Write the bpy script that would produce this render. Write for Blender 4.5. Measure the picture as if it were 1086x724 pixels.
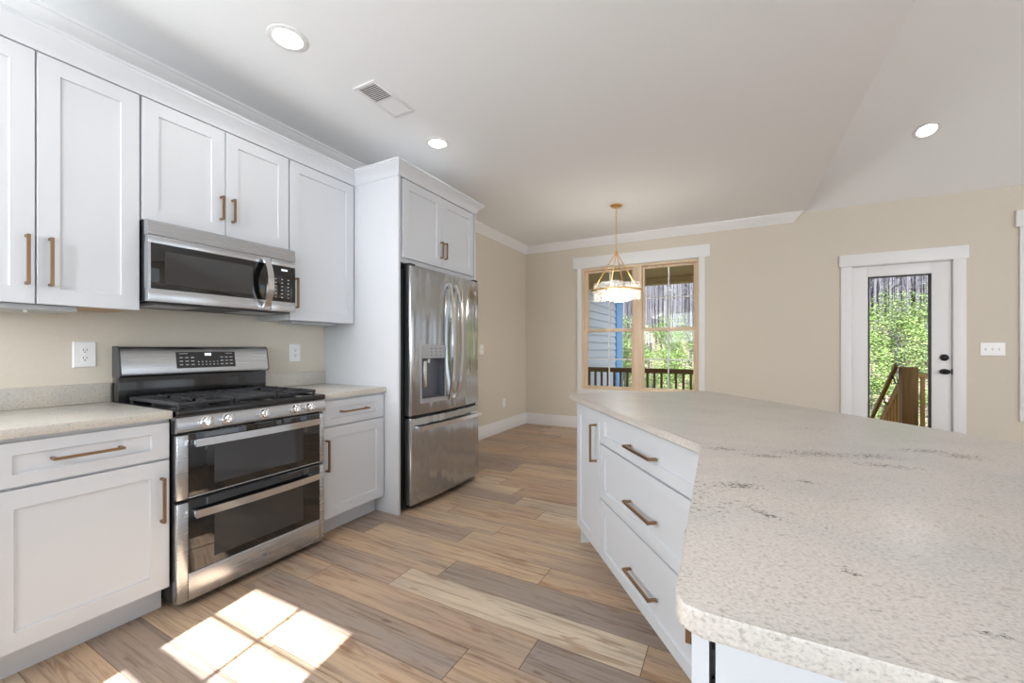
import bpy, bmesh, math, random
from mathutils import Vector, Matrix
import numpy as np

for o in list(bpy.data.objects):
    bpy.data.objects.remove(o)
SC = bpy.context.scene
COL = SC.collection
R = math.radians

# ------------------------------------------------------------------ camera
CAM_H = 1.18
FPX, HORIZON = 435.0, 369.0           # focal length and horizon row for a 1086 x 724 frame
cam_data = bpy.data.cameras.new('camera')
cam_data.sensor_fit = 'HORIZONTAL'
cam_data.sensor_width = 36.0
cam_data.lens = 36.0 * FPX / 1086.0
cam_data.shift_y = (HORIZON - 362.0) / 1086.0
cam_data.clip_start = 0.02
cam_data.clip_end = 300
cam = bpy.data.objects.new('camera', cam_data)
COL.objects.link(cam)
cam.location = (0, 0, CAM_H)
cam.rotation_euler = (R(90), 0, math.atan(233.0 / FPX))
SC.camera = cam

# ------------------------------------------------------------------ exposure, sky, sun, daylight, fill lamps
vs = SC.view_settings
SC.display_settings.display_device = 'sRGB'
vs.view_transform = 'Standard'
vs.look = 'None'
vs.gamma = 1.0
vs.use_curve_mapping = False
vs.exposure = 0.39
SC.cycles.use_denoising = True
SC.cycles.max_bounces = 10
SC.cycles.diffuse_bounces = 6
SC.cycles.glossy_bounces = 4
SC.cycles.transmission_bounces = 6
SC.cycles.transparent_max_bounces = 24
SC.cycles.sample_clamp_indirect = 6.0
SC.cycles.caustics_reflective = False
SC.cycles.caustics_refractive = False

world = bpy.data.worlds.new('sky')
SC.world = world
world.use_nodes = True
bg = world.node_tree.nodes['Background']
bg.inputs['Color'].default_value = (0.80, 0.90, 1.0, 1)
bg.inputs['Strength'].default_value = 1.1

SUN_TAN = 0.9
sun_data = bpy.data.lights.new('sun', 'SUN')
sun_data.energy = 20.0
sun_data.angle = R(0.4)
sun_data.color = (0.92, 0.96, 1.0)
sun = bpy.data.objects.new('sun', sun_data)
COL.objects.link(sun)
sun.rotation_euler = Vector((-0.168, 0.986, -SUN_TAN)).to_track_quat('-Z', 'Y').to_euler()
sun.location = (2, -8, 9)


def area(name, loc, target, sx, sy, power, color=(1, 1, 1)):
    d = bpy.data.lights.new(name, 'AREA')
    d.shape = 'RECTANGLE'
    d.size, d.size_y = sx, sy
    d.energy = power
    d.color = color
    o = bpy.data.objects.new(name, d)
    COL.objects.link(o)
    o.location = loc
    o.rotation_euler = (Vector(target) - Vector(loc)).to_track_quat('-Z', 'Z').to_euler()
    return o


# fill lamps added at unseen openings, and daylight through the kitchen window
area('fill_east', (6.55, 3.3, 1.40), (0.0, 3.3, 1.30), 3.2, 2.2, 14, (0.92, 0.965, 1.0))  # added fill from the right, set in an unseen opening
area('fill_behind_camera', (0.35, -1.32, 1.10), (0.28, -0.82, 2.00), 1.75, 2.1, 13, (0.90, 0.955, 1.0))  # added frontal fill, tipped up to brighten the ceiling
area('fill_south', (5.35, -1.33, 1.15), (2.6, 4.0, -2.6), 1.9, 2.1, 118, (0.92, 0.965, 1.0))  # added fill for the far walls, aimed low to spare the vault
area('daylight_kitchen', (-1.305, -1.34, 1.79), (-1.0, 3.0, 2.3), 0.66, 0.88, 30, (0.90, 0.955, 1.0))
area('fill_corner', (-2.28, -1.185, 1.79), (-1.5, 2.0, 2.2), 0.80, 0.95, 56, (0.90, 0.955, 1.0))  # added fill for the island fronts, hung inside the wall


# ------------------------------------------------------------------ materials
def lin(c):
    return tuple(((v / 255.0) / 12.92 if v <= 10.3 else ((v / 255.0 + 0.055) / 1.055) ** 2.4) for v in c)


class N:
    """small node-tree helper"""
    def __init__(self, name):
        self.m = bpy.data.materials.new(name)
        self.m.use_nodes = True
        self.t = self.m.node_tree
        self.b = self.t.nodes['Principled BSDF']

    def node(self, kind, **props):
        n = self.t.nodes.new(kind)
        for k, v in props.items():
            if k.startswith('i_'):
                n.inputs[k[2:].replace('_', ' ')].default_value = v
            else:
                setattr(n, k, v)
        return n

    def link(self, a, b):
        self.t.links.new(a, b)

    def ramp(self, fac, stops, interp='LINEAR'):
        r = self.node('ShaderNodeValToRGB')
        r.color_ramp.interpolation = interp
        e = r.color_ramp.elements
        e[0].position, e[0].color = stops[0][0], (*stops[0][1], 1)
        e[1].position, e[1].color = stops[-1][0], (*stops[-1][1], 1)
        for p, c in stops[1:-1]:
            x = e.new(p)
            x.color = (*c, 1)
        self.link(fac, r.inputs['Fac'])
        return r.outputs['Color']

    def mix(self, fac, a, b, blend='MIX'):
        n = self.node('ShaderNodeMix', data_type='RGBA', blend_type=blend)
        for s, v in (('Factor', fac), ('A', a), ('B', b)):
            idx = {'Factor': 0, 'A': 6, 'B': 7}[s]
            if hasattr(v, 'links') or hasattr(v, 'is_linked'):
                self.link(v, n.inputs[idx])
            else:
                n.inputs[idx].default_value = v if s == 'Factor' else (*v[:3], 1)
        return n.outputs[2]

    def math(self, op, a, b=None, c=None):
        n = self.node('ShaderNodeMath', operation=op)
        for i, v in enumerate((a, b, c)):
            if v is None:
                continue
            if hasattr(v, 'is_linked'):
                self.link(v, n.inputs[i])
            else:
                n.inputs[i].default_value = v
        return n.outputs[0]

    def bump(self, height, strength=0.1, dist=0.01):
        b = self.node('ShaderNodeBump')
        b.inputs['Strength'].default_value = strength
        b.inputs['Distance'].default_value = dist
        self.link(height, b.inputs['Height'])
        self.link(b.outputs['Normal'], self.b.inputs['Normal'])


def plain(name, rgb, rough=0.5, metal=0.0, coat=0.0, noise=0.0, nscale=40.0, bump=0.0, spec=None):
    n = N(name)
    c = lin(rgb)
    n.b.inputs['Base Color'].default_value = (*c, 1)
    n.b.inputs['Roughness'].default_value = rough
    n.b.inputs['Metallic'].default_value = metal
    n.b.inputs['Coat Weight'].default_value = coat
    if spec is not None:
        n.b.inputs['Specular IOR Level'].default_value = spec
    tc = n.node('ShaderNodeTexCoord')
    t = n.node('ShaderNodeTexNoise')
    t.inputs['Scale'].default_value = nscale
    t.inputs['Detail'].default_value = 3
    n.link(tc.outputs['Object'], t.inputs['Vector'])
    if noise:
        lo = tuple(max(0, v * (1 - noise)) for v in c)
        hi = tuple(min(1, v * (1 + noise)) for v in c)
        n.link(n.ramp(t.outputs['Fac'], [(0.3, lo), (0.7, hi)]), n.b.inputs['Base Color'])
    if bump:
        n.bump(t.outputs['Fac'], bump, 0.002)
    return n.m


def steel(name, rgb, rough=0.27, axis='z', wave=0.0, metal=1.0):
    """brushed stainless: fine streaks along one axis"""
    n = N(name)
    c = lin(rgb)
    n.b.inputs['Metallic'].default_value = metal
    tc = n.node('ShaderNodeTexCoord')
    mp = n.node('ShaderNodeMapping')
    s = {'x': (2, 220, 220), 'y': (220, 2, 220), 'z': (220, 220, 2)}[axis]
    mp.inputs['Scale'].default_value = s
    n.link(tc.outputs['Object'], mp.inputs['Vector'])
    t = n.node('ShaderNodeTexNoise')
    t.inputs['Scale'].default_value = 1.0
    t.inputs['Detail'].default_value = 2
    n.link(mp.outputs['Vector'], t.inputs['Vector'])
    n.link(n.ramp(t.outputs['Fac'], [(0.3, tuple(v * 0.985 for v in c)), (0.7, tuple(min(1, v * 1.01) for v in c))]),
           n.b.inputs['Base Color'])
    rr = n.node('ShaderNodeMapRange')
    rr.inputs['To Min'].default_value = rough * 0.94
    rr.inputs['To Max'].default_value = rough * 1.06
    n.link(t.outputs['Fac'], rr.inputs['Value'])
    n.link(rr.outputs['Result'], n.b.inputs['Roughness'])
    if wave:
        mp2 = n.node('ShaderNodeMapping')
        mp2.inputs['Scale'].default_value = {'x': (0.5, 7, 7), 'y': (7, 0.5, 7), 'z': (9, 9, 0.5)}[axis]
        n.link(tc.outputs['Object'], mp2.inputs['Vector'])
        w = n.node('ShaderNodeTexNoise')
        w.inputs['Scale'].default_value = 1.0
        w.inputs['Detail'].default_value = 1
        n.link(mp2.outputs['Vector'], w.inputs['Vector'])
        n.bump(w.outputs['Fac'], wave, 0.02)
    return n.m


def granite(name, base, streak_angle=0.0, dark=1.0, marks=()):
    n = N(name)
    tc = n.node('ShaderNodeTexCoord')
    mp = n.node('ShaderNodeMapping')
    mp.inputs['Rotation'].default_value = (0, 0, streak_angle)
    mp.inputs['Scale'].default_value = (0.75, 1, 1)
    n.link(tc.outputs['Object'], mp.inputs['Vector'])
    v = mp.outputs['Vector']

    def noise(scale, detail=3, rough=0.6):
        t = n.node('ShaderNodeTexNoise')
        t.inputs['Scale'].default_value = scale
        t.inputs['Detail'].default_value = detail
        t.inputs['Roughness'].default_value = rough
        n.link(v, t.inputs['Vector'])
        return t.outputs['Fac']
    b = lin(base)
    fine = n.ramp(noise(260, 4, 0.7), [(0.30, tuple(x * 0.62 for x in b)), (0.47, b), (0.66, tuple(min(1, x * 1.14) for x in b))])
    cloud = n.ramp(noise(5, 2), [(0.35, (0.90, 0.91, 0.92)), (0.6, (1.0, 0.985, 0.965))])
    c = n.mix(1.0, fine, cloud, 'MULTIPLY')
    # grey flecks
    fl = n.ramp(noise(120, 2, 0.5), [(0.64, (0, 0, 0)), (0.70, (1, 1, 1))])
    c = n.mix(n.math('MULTIPLY', fl, 0.45), c, lin((140, 130, 122)))
    # scattered black mineral clusters
    where = n.ramp(noise(3.1, 2), [(0.61, (0, 0, 0)), (0.68, (1, 1, 1))])
    spots = n.ramp(noise(105, 4, 0.7), [(0.58, (0, 0, 0)), (0.61, (1, 1, 1))])
    k = n.math('MULTIPLY', n.math('MULTIPLY', where, spots), 0.85 * dark)
    c = n.mix(k, c, lin((66, 62, 58)))
    lone = n.ramp(noise(95, 2, 0.5), [(0.74, (0, 0, 0)), (0.76, (1, 1, 1))])
    c = n.mix(n.math('MULTIPLY', lone, 0.7 * dark), c, lin((84, 78, 72)))
    if marks:
        # dark mineral veins that this slab carries, each an elongated patch of crystals
        tot = None
        for x, y, ang, lx, ly in marks:
            m2 = n.node('ShaderNodeMapping', vector_type='TEXTURE')
            m2.inputs['Location'].default_value = (x, y, 0.8955)
            m2.inputs['Rotation'].default_value = (0, 0, ang)
            m2.inputs['Scale'].default_value = (lx * 1.25, ly * 1.4, 1)
            n.link(tc.outputs['Object'], m2.inputs['Vector'])
            ln = n.node('ShaderNodeVectorMath', operation='LENGTH')
            n.link(m2.outputs['Vector'], ln.inputs[0])
            f = n.math('SUBTRACT', 1.0, ln.outputs['Value'])
            tot = f if tot is None else n.math('MAXIMUM', tot, f)
        cry = n.ramp(n.math('ADD', n.math('MULTIPLY', noise(170, 4, 0.75), 1.0), n.math('MULTIPLY', tot, 0.14)), [(0.585, (0, 0, 0)), (0.65, (1, 1, 1))])
        k = n.math('MULTIPLY', n.math('GREATER_THAN', tot, 0.0), cry)
        c = n.mix(n.math('MULTIPLY', k, 0.9), c, lin((58, 54, 50)))
    n.link(c, n.b.inputs['Base Color'])
    n.b.inputs['Roughness'].default_value = 0.30
    return n.m


def wood(name, rgb, rough=0.5, axis='x', contrast=0.25, scale=1.0):
    n = N(name)
    c = lin(rgb)
    tc = n.node('ShaderNodeTexCoord')
    mp = n.node('ShaderNodeMapping')
    mp.inputs['Scale'].default_value = {'x': (1.5 * scale, 30 * scale, 30 * scale), 'y': (30 * scale, 1.5 * scale, 30 * scale),
                                        'z': (30 * scale, 30 * scale, 1.5 * scale)}[axis]
    n.link(tc.outputs['Object'], mp.inputs['Vector'])
    t = n.node('ShaderNodeTexNoise')
    t.inputs['Scale'].default_value = 1.0
    t.inputs['Detail'].default_value = 4
    t.inputs['Distortion'].default_value = 0.6
    n.link(mp.outputs['Vector'], t.inputs['Vector'])
    n.link(n.ramp(t.outputs['Fac'], [(0.28, tuple(v * (1 - contrast) for v in c)), (0.7, tuple(min(1, v * (1 + contrast)) for v in c))]),
           n.b.inputs['Base Color'])
    n.b.inputs['Roughness'].default_value = rough
    return n.m


def plank_floor(name):
    n = N(name)
    uv = n.node('ShaderNodeUVMap', uv_map='UVMap')
    at = n.node('ShaderNodeVertexColor', layer_name='tone')
    sep = n.node('ShaderNodeSeparateColor')
    n.link(at.outputs['Color'], sep.inputs['Color'])
    seed = sep.outputs['Red']
    vm = n.node('ShaderNodeVectorMath', operation='MULTIPLY_ADD')
    n.link(uv.outputs['UV'], vm.inputs[0])
    vm.inputs[1].default_value = (1, 1, 1)
    cmb = n.node('ShaderNodeCombineXYZ')
    n.link(n.math('MULTIPLY', seed, 97.0), cmb.inputs[0])
    n.link(n.math('MULTIPLY', seed, 41.0), cmb.inputs[2])
    n.link(cmb.outputs[0], vm.inputs[2])

    def noise(sc, detail, dist=0.0, rough=0.55):
        mp = n.node('ShaderNodeMapping')
        mp.inputs['Scale'].default_value = sc
        n.link(vm.outputs[0], mp.inputs['Vector'])
        t = n.node('ShaderNodeTexNoise')
        t.inputs['Scale'].default_value = 1
        t.inputs['Detail'].default_value = detail
        t.inputs['Distortion'].default_value = dist
        t.inputs['Roughness'].default_value = rough
        n.link(mp.outputs['Vector'], t.inputs['Vector'])
        return t.outputs['Fac']
    # tone: 0 grey-brown .. 0.5 tan .. 1 cream
    base = n.ramp(sep.outputs['Green'], [(0.0, lin((154, 138, 126))), (0.25, lin((168, 149, 134))), (0.5, lin((190, 162, 135))),
                                         (0.75, lin((200, 174, 145))), (1.0, lin((216, 200, 178)))])
    drift = n.ramp(noise((1.1, 8, 1), 3, 0.6), [(0.40, (0, 0, 0)), (0.66, (1, 1, 1))])
    c = n.mix(n.math('MULTIPLY', drift, 0.5), base, lin((154, 142, 136)))
    warm = n.ramp(noise((0.9, 6, 1), 2, 0.4), [(0.46, (0, 0, 0)), (0.70, (1, 1, 1))])
    c = n.mix(n.math('MULTIPLY', warm, 0.35), c, lin((206, 170, 138)))
    grain = n.ramp(noise((2.2, 60, 1), 5, 1.0, 0.65), [(0.30, lin((182, 168, 156))), (0.52, (1, 1, 1)), (0.75, lin((255, 252, 248)))])
    c = n.mix(0.8, c, grain, 'MULTIPLY')
    cath = n.ramp(noise((1.7, 14, 1), 2, 2.0), [(0.33, lin((196, 170, 150))), (0.40, (1, 1, 1))])
    c = n.mix(0.55, c, cath, 'MULTIPLY')
    knot = n.ramp(noise((5.5, 13, 1), 1), [(0.73, (1, 1, 1)), (0.80, lin((176, 140, 114)))])
    c = n.mix(0.7, c, knot, 'MULTIPLY')
    # bevelled joints between the boards
    sx = n.node('ShaderNodeSeparateXYZ')
    n.link(uv.outputs['UV'], sx.inputs[0])
    e1 = n.math('MINIMUM', sx.outputs['Y'], n.math('SUBTRACT', 0.1745, sx.outputs['Y']))
    e2 = n.math('MINIMUM', sx.outputs['X'], n.math('SUBTRACT', sep.outputs['Blue'], n.math('MULTIPLY', sx.outputs['X'], 0.5)))
    gap = n.ramp(n.math('MULTIPLY', n.math('MINIMUM', e1, e2), 100.0), [(0.06, lin((150, 132, 118))), (0.16, (1, 1, 1))])
    c = n.mix(1.0, c, gap, 'MULTIPLY')
    n.link(c, n.b.inputs['Base Color'])
    n.b.inputs['Roughness'].default_value = 0.42
    n.b.inputs['Specular IOR Level'].default_value = 0.35
    n.bump(noise((3, 80, 1), 4, 1.0), 0.12, 0.002)
    return n.m


def pane_glass(name, tint=(1, 1, 1), ior=1.2):
    n = N(name)
    n.t.nodes.remove(n.b)
    tr = n.node('ShaderNodeBsdfTransparent')
    tr.inputs['Color'].default_value = (*tint, 1)
    gl = n.node('ShaderNodeBsdfGlossy')
    gl.inputs['Roughness'].default_value = 0.01
    fr = n.node('ShaderNodeFresnel')
    fr.inputs['IOR'].default_value = ior
    mx = n.node('ShaderNodeMixShader')
    n.link(fr.outputs[0], mx.inputs[0])
    n.link(tr.outputs[0], mx.inputs[1])
    n.link(gl.outputs[0], mx.inputs[2])
    n.link(mx.outputs[0], n.t.nodes['Material Output'].inputs['Surface'])
    return n.m


def emit(name, rgb, strength):
    n = N(name)
    n.b.inputs['Base Color'].default_value = (*rgb, 1)
    n.b.inputs['Emission Color'].default_value = (*rgb, 1)
    n.b.inputs['Emission Strength'].default_value = strength
    return n.m


def ripple_glass(name):
    n = N(name)
    n.t.nodes.remove(n.b)
    tc = n.node('ShaderNodeTexCoord')
    t = n.node('ShaderNodeTexNoise')
    t.inputs['Scale'].default_value = 28
    t.inputs['Detail'].default_value = 3
    n.link(tc.outputs['Object'], t.inputs['Vector'])
    bp = n.node('ShaderNodeBump')
    bp.inputs['Strength'].default_value = 0.9
    bp.inputs['Distance'].default_value = 0.02
    n.link(t.outputs['Fac'], bp.inputs['Height'])
    tr = n.node('ShaderNodeBsdfTransparent')
    tr.inputs['Color'].default_value = (0.97, 0.98, 0.98, 1)
    gl = n.node('ShaderNodeBsdfGlossy')
    gl.inputs['Roughness'].default_value = 0.08
    n.link(bp.outputs['Normal'], gl.inputs['Normal'])
    tl = n.node('ShaderNodeBsdfTranslucent')
    tl.inputs['Color'].default_value = (0.95, 0.96, 0.96, 1)
    n.link(bp.outputs['Normal'], tl.inputs['Normal'])
    df = n.node('ShaderNodeBsdfDiffuse')
    df.inputs['Color'].default_value = (0.95, 0.96, 0.96, 1)
    n.link(bp.outputs['Normal'], df.inputs['Normal'])
    a = n.node('ShaderNodeMixShader')
    a.inputs[0].default_value = 0.5
    n.link(tl.outputs[0], a.inputs[1]); n.link(df.outputs[0], a.inputs[2])
    b = n.node('ShaderNodeMixShader')
    rp = n.ramp(t.outputs['Fac'], [(0.38, (0.04, 0.04, 0.04)), (0.62, (0.30, 0.30, 0.30))])
    n.link(rp, b.inputs[0])
    n.link(tr.outputs[0], b.inputs[1]); n.link(a.outputs[0], b.inputs[2])
    c = n.node('ShaderNodeMixShader')
    c.inputs[0].default_value = 0.16
    n.link(b.outputs[0], c.inputs[1]); n.link(gl.outputs[0], c.inputs[2])
    n.link(c.outputs[0], n.t.nodes['Material Output'].inputs['Surface'])
    return n.m


M = {}
M['wall'] = plain('wall_paint_beige', (213, 205, 191), 0.85, noise=0.015, nscale=60, bump=0.03)
M['ceiling'] = plain('ceiling_paint_white', (238, 240, 242), 0.9, noise=0.01, nscale=90, bump=0.03)
M['trim'] = plain('trim_paint_white', (233, 233, 234), 0.45)
M['cab'] = plain('cabinet_paint_white', (208, 211, 216), 0.42)
M['cabin'] = plain('cabinet_interior_shadow', (40, 38, 36), 0.9)
M['floor'] = plank_floor('vinyl_plank')
M['granite'] = granite('granite_pale_beige', (206, 200, 194), R(-35), marks=(
    (0.20, 1.36, 0.30, 0.10, 0.035), (0.32, 1.40, 0.30, 0.075, 0.030), (0.33, 1.30, 0.10, 0.070, 0.020), (0.47, 1.54, 0.30, 0.07, 0.025),
    (0.535, 1.51, 0.30, 0.055, 0.035), (0.015, 0.971, 0.20, 0.050, 0.020), (0.046, 0.83, -0.6, 0.035, 0.010), (0.13, 0.663, -0.6, 0.014, 0.007),
    (0.14, 1.065, 0.0, 0.020, 0.012), (-0.015, 1.306, 0.20, 0.05, 0.020), (0.08, 1.27, 0.2, 0.06, 0.018), (0.235, 0.586, 0.0, 0.013, 0.006)))
M['granite_wall'] = granite('granite_pale_grey', (206, 201, 193), R(80), 0.8)
M['bronze'] = plain('champagne_bronze', (160, 128, 96), 0.34, 1.0)
M['gold'] = plain('brushed_gold', (222, 178, 108), 0.3, 1.0)
M['steel'] = steel('stainless_brushed', (200, 203, 207), 0.27, 'x', 0.0)
M['steel_v'] = steel('stainless_brushed_upright', (182, 185, 188), 0.15, 'z', 1.0)
M['steel_dark'] = steel('stainless_shade', (120, 120, 122), 0.35, 'x')
M['chrome'] = steel('polished_steel', (225, 225, 226), 0.14, 'x')
M['black'] = plain('black_enamel', (18, 18, 19), 0.22, coat=0.4)
M['blackmat'] = plain('cast_iron', (52, 52, 55), 0.42, noise=0.2, nscale=200, bump=0.15)
M['blackglass'] = plain('black_oven_glass', (14, 14, 15), 0.05, coat=0.6)
M['greyglass'] = plain('grey_oven_window', (52, 52, 54), 0.06, coat=0.6)
M['case'] = plain('appliance_case_grey', (70, 71, 74), 0.5)
M['darkcase'] = plain('appliance_case_dark', (36, 37, 40), 0.45)
M['silverplastic'] = plain('silver_plastic', (176, 178, 182), 0.35, 0.6)
M['badgegrey'] = plain('badge_grey', (158, 160, 164), 0.4, 0.4)
M['markings'] = plain('panel_print', (190, 192, 196), 0.6)
M['plate'] = plain('switch_plate_white', (240, 240, 240), 0.35)
M['slot'] = plain('outlet_slot_dark', (45, 43, 40), 0.6)
M['hardware'] = plain('matte_black_hardware', (22, 21, 20), 0.4, 0.6)
M['pine'] = wood('pine_window', (228, 206, 178), 0.55, 'z', 0.08)
M['glass'] = pane_glass('window_glass')
M['ripple'] = ripple_glass('rippled_glass')
M['lamp'] = emit('recessed_lamp_lens', (1.0, 0.97, 0.92), 14.0)
M['bulb'] = emit('warm_bulb', (1.0, 0.80, 0.52), 5.0)
M['vent'] = plain('vent_enamel_white', (228, 228, 228), 0.5)
M['ventdark'] = plain('duct_dark', (52, 52, 54), 0.9)
M['underside'] = wood('cabinet_underside_ply', (190, 160, 128), 0.6, 'x', 0.08)
M['ledbar'] = plain('light_bar_grey', (176, 180, 184), 0.4)
M['deckwood'] = wood('treated_deck_wood', (140, 108, 64), 0.7, 'z', 0.3)
M['deckwood_x'] = wood('treated_rail_wood', (122, 98, 60), 0.7, 'x', 0.25)
M['deckpale'] = wood('pale_stair_wood', (186, 152, 92), 0.7, 'z', 0.18)
M['porchceil'] = wood('porch_ceiling_board', (196, 176, 122), 0.7, 'x', 0.12)
M['siding'] = plain('lap_siding_blue_grey', (214, 224, 236), 0.6, noise=0.02)
M['bluetrim'] = plain('corner_board_blue', (128, 184, 242), 0.5)
M['concrete'] = plain('foundation', (130, 128, 122), 0.9, noise=0.1)


def leaves_mat(name, a, b):
    n = N(name)
    geo = n.node('ShaderNodeObjectInfo')
    tc = n.node('ShaderNodeTexCoord')
    t = n.node('ShaderNodeTexNoise')
    t.inputs['Scale'].default_value = 6
    t.inputs['Detail'].default_value = 3
    n.link(tc.outputs['Object'], t.inputs['Vector'])
    n.link(n.ramp(t.outputs['Fac'], [(0.3, lin(a)), (0.7, lin(b))]), n.b.inputs['Base Color'])
    n.b.inputs['Roughness'].default_value = 0.5
    n.b.inputs['Transmission Weight'].default_value = 0.0
    return n.m


M['leaf'] = leaves_mat('leaf_green', (70, 98, 44), (136, 158, 84))
M['leaf2'] = leaves_mat('leaf_olive', (82, 98, 60), (130, 144, 94))
M['bark'] = plain('bark_grey', (84, 82, 87), 0.9, noise=0.3, nscale=14)
M['birch'] = plain('bark_pale', (140, 140, 144), 0.8, noise=0.15, nscale=10)
M['litter'] = plain('leaf_litter', (122, 106, 94), 0.95, noise=0.35, nscale=3.0)
M['brush'] = plain('brush_twigs', (110, 98, 92), 0.9, noise=0.3, nscale=9)


# ------------------------------------------------------------------ mesh helpers
class MB:
    def __init__(self):
        self.bm = bmesh.new()

    def box(self, x0, x1, y0, y1, z0, z1, bev=0.0, seg=2):
        vs = [self.bm.verts.new(p) for p in ((x0, y0, z0), (x1, y0, z0), (x1, y1, z0), (x0, y1, z0),
                                             (x0, y0, z1), (x1, y0, z1), (x1, y1, z1), (x0, y1, z1))]
        fs = [self.bm.faces.new([vs[i] for i in f]) for f in
              ((3, 2, 1, 0), (4, 5, 6, 7), (0, 1, 5, 4), (1, 2, 6, 5), (2, 3, 7, 6), (3, 0, 4, 7))]
        if bev:
            ed = list({e for f in fs for e in f.edges})
            bmesh.ops.bevel(self.bm, geom=ed, offset=bev, segments=seg, affect='EDGES', profile=0.5)
        return self

    def loops(self, rings, cap0=True, cap1=True, close=True):
        """loft closed rings of equal length"""
        vr = [[self.bm.verts.new(p) for p in r] for r in rings]
        n = len(vr[0])
        for a, b in zip(vr, vr[1:]):
            for i in range(n if close else n - 1):
                j = (i + 1) % n
                self.bm.faces.new((a[i], a[j], b[j], b[i]))
        if cap0:
            self.bm.faces.new(list(reversed(vr[0])))
        if cap1:
            self.bm.faces.new(vr[-1])
        return self

    def rings_xz(self, x0, x1, z0, z1, steps):
        """rectangular rings facing -y: steps = [(inset, y), ...]; both ends capped"""
        rs = []
        for ins, y in steps:
            rs.append([(x0 + ins, y, z0 + ins), (x1 - ins, y, z0 + ins), (x1 - ins, y, z1 - ins), (x0 + ins, y, z1 - ins)])
        return self.loops(rs)

    def cyl(self, p0, p1, r, n=16, r1=None):
        p0, p1 = Vector(p0), Vector(p1)
        d = (p1 - p0).normalized()
        u = d.orthogonal().normalized()
        v = d.cross(u)
        r1 = r if r1 is None else r1
        mk = lambda p, rr: [p + (u * math.cos(2 * math.pi * i / n) + v * math.sin(2 * math.pi * i / n)) * rr for i in range(n)]
        return self.loops([mk(p0, r), mk(p1, r1)])

    def tube(self, pts, r, n=8, radii=None):
        pts = [Vector(p) for p in pts]
        rings = []
        u = None
        for i, p in enumerate(pts):
            d = (pts[min(i + 1, len(pts) - 1)] - pts[max(i - 1, 0)]).normalized()
            if u is None:
                u = d.orthogonal().normalized()
            else:
                u = (u - d * u.dot(d)).normalized()
            v = d.cross(u)
            rr = radii[i] if radii else r
            rings.append([p + (u * math.cos(2 * math.pi * k / n) + v * math.sin(2 * math.pi * k / n)) * rr for k in range(n)])
        return self.loops(rings)

    def bar(self, pts, w, h, up=(0, 0, 1)):
        """rectangular section swept along pts; w across, h along up"""
        pts = [Vector(p) for p in pts]
        up = Vector(up)
        rings = []
        for i, p in enumerate(pts):
            d = (pts[min(i + 1, len(pts) - 1)] - pts[max(i - 1, 0)]).normalized()
            s = d.cross(up).normalized()
            t = s.cross(d).normalized()
            rings.append([p + s * w / 2 + t * h / 2, p - s * w / 2 + t * h / 2, p - s * w / 2 - t * h / 2, p + s * w / 2 - t * h / 2])
        return self.loops(rings)

    def lathe(self, prof, c=(0, 0, 0), n=32, axis='z'):
        rings = []
        for r, h in prof:
            ring = []
            for i in range(n):
                a = 2 * math.pi * i / n
                x, y = max(r, 1e-5) * math.cos(a), max(r, 1e-5) * math.sin(a)
                if axis == 'z':
                    p = (c[0] + x, c[1] + y, c[2] + h)
                elif axis == 'y':
                    p = (c[0] + x, c[1] + h, c[2] - y)
                else:
                    p = (c[0] + h, c[1] + x, c[2] + y)
                ring.append(p)
            rings.append(ring)
        return self.loops(rings)

    def prism(self, poly, z0, z1, bev=0.0, seg=3):
        b = [self.bm.verts.new((x, y, z0)) for x, y in poly]
        t = [self.bm.verts.new((x, y, z1)) for x, y in poly]
        n = len(poly)
        f1 = self.bm.faces.new(list(reversed(b)))
        f2 = self.bm.faces.new(t)
        for i in range(n):
            j = (i + 1) % n
            self.bm.faces.new((b[i], b[j], t[j], t[i]))
        if bev:
            ed = list(set(f1.edges) | set(f2.edges))
            bmesh.ops.bevel(self.bm, geom=ed, offset=bev, segments=seg, affect='EDGES', profile=0.5)
        return self

    def xform(self, mat):
        bmesh.ops.transform(self.bm, matrix=mat, verts=self.bm.verts[:])
        return self

    def build(self, name, mat, parent=None, loc=None, smooth=35):
        bmesh.ops.recalc_face_normals(self.bm, faces=self.bm.faces[:])
        me = bpy.data.meshes.new(name)
        self.bm.to_mesh(me)
        self.bm.free()
        me.materials.append(M[mat] if isinstance(mat, str) else mat)
        if smooth:
            for p in me.polygons:
                p.use_smooth = True
            me.set_sharp_from_angle(angle=R(smooth))
        o = bpy.data.objects.new(name, me)
        COL.objects.link(o)
        if parent is not None:
            o.parent = parent
        if loc is not None:
            o.location = loc
        return o


def tag(o, label=None, cat=None, group=None, kind=None):
    if label:
        o['label'] = label
    if cat:
        o['category'] = cat
    if group:
        o['group'] = group
    if kind:
        o['kind'] = kind
    return o


def thing(name, label, cat, loc=(0, 0, 0), rz=0.0, group=None):
    o = bpy.data.objects.new(name, None)
    o.empty_display_size = 0.1
    COL.objects.link(o)
    o.location = loc
    o.rotation_euler = (0, 0, rz)
    return tag(o, label, cat, group)


def structure(mb, name, mat, parent=None, smooth=35):
    o = mb.build(name, mat, parent, smooth=smooth)
    if parent is None:
        o['kind'] = 'structure'
    return o


def copy_tree(o, parent=None):
    c = o.copy()
    COL.objects.link(c)
    if parent is not None:
        c.parent = parent
    for ch in o.children:
        copy_tree(ch, c)
    return c


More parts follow.
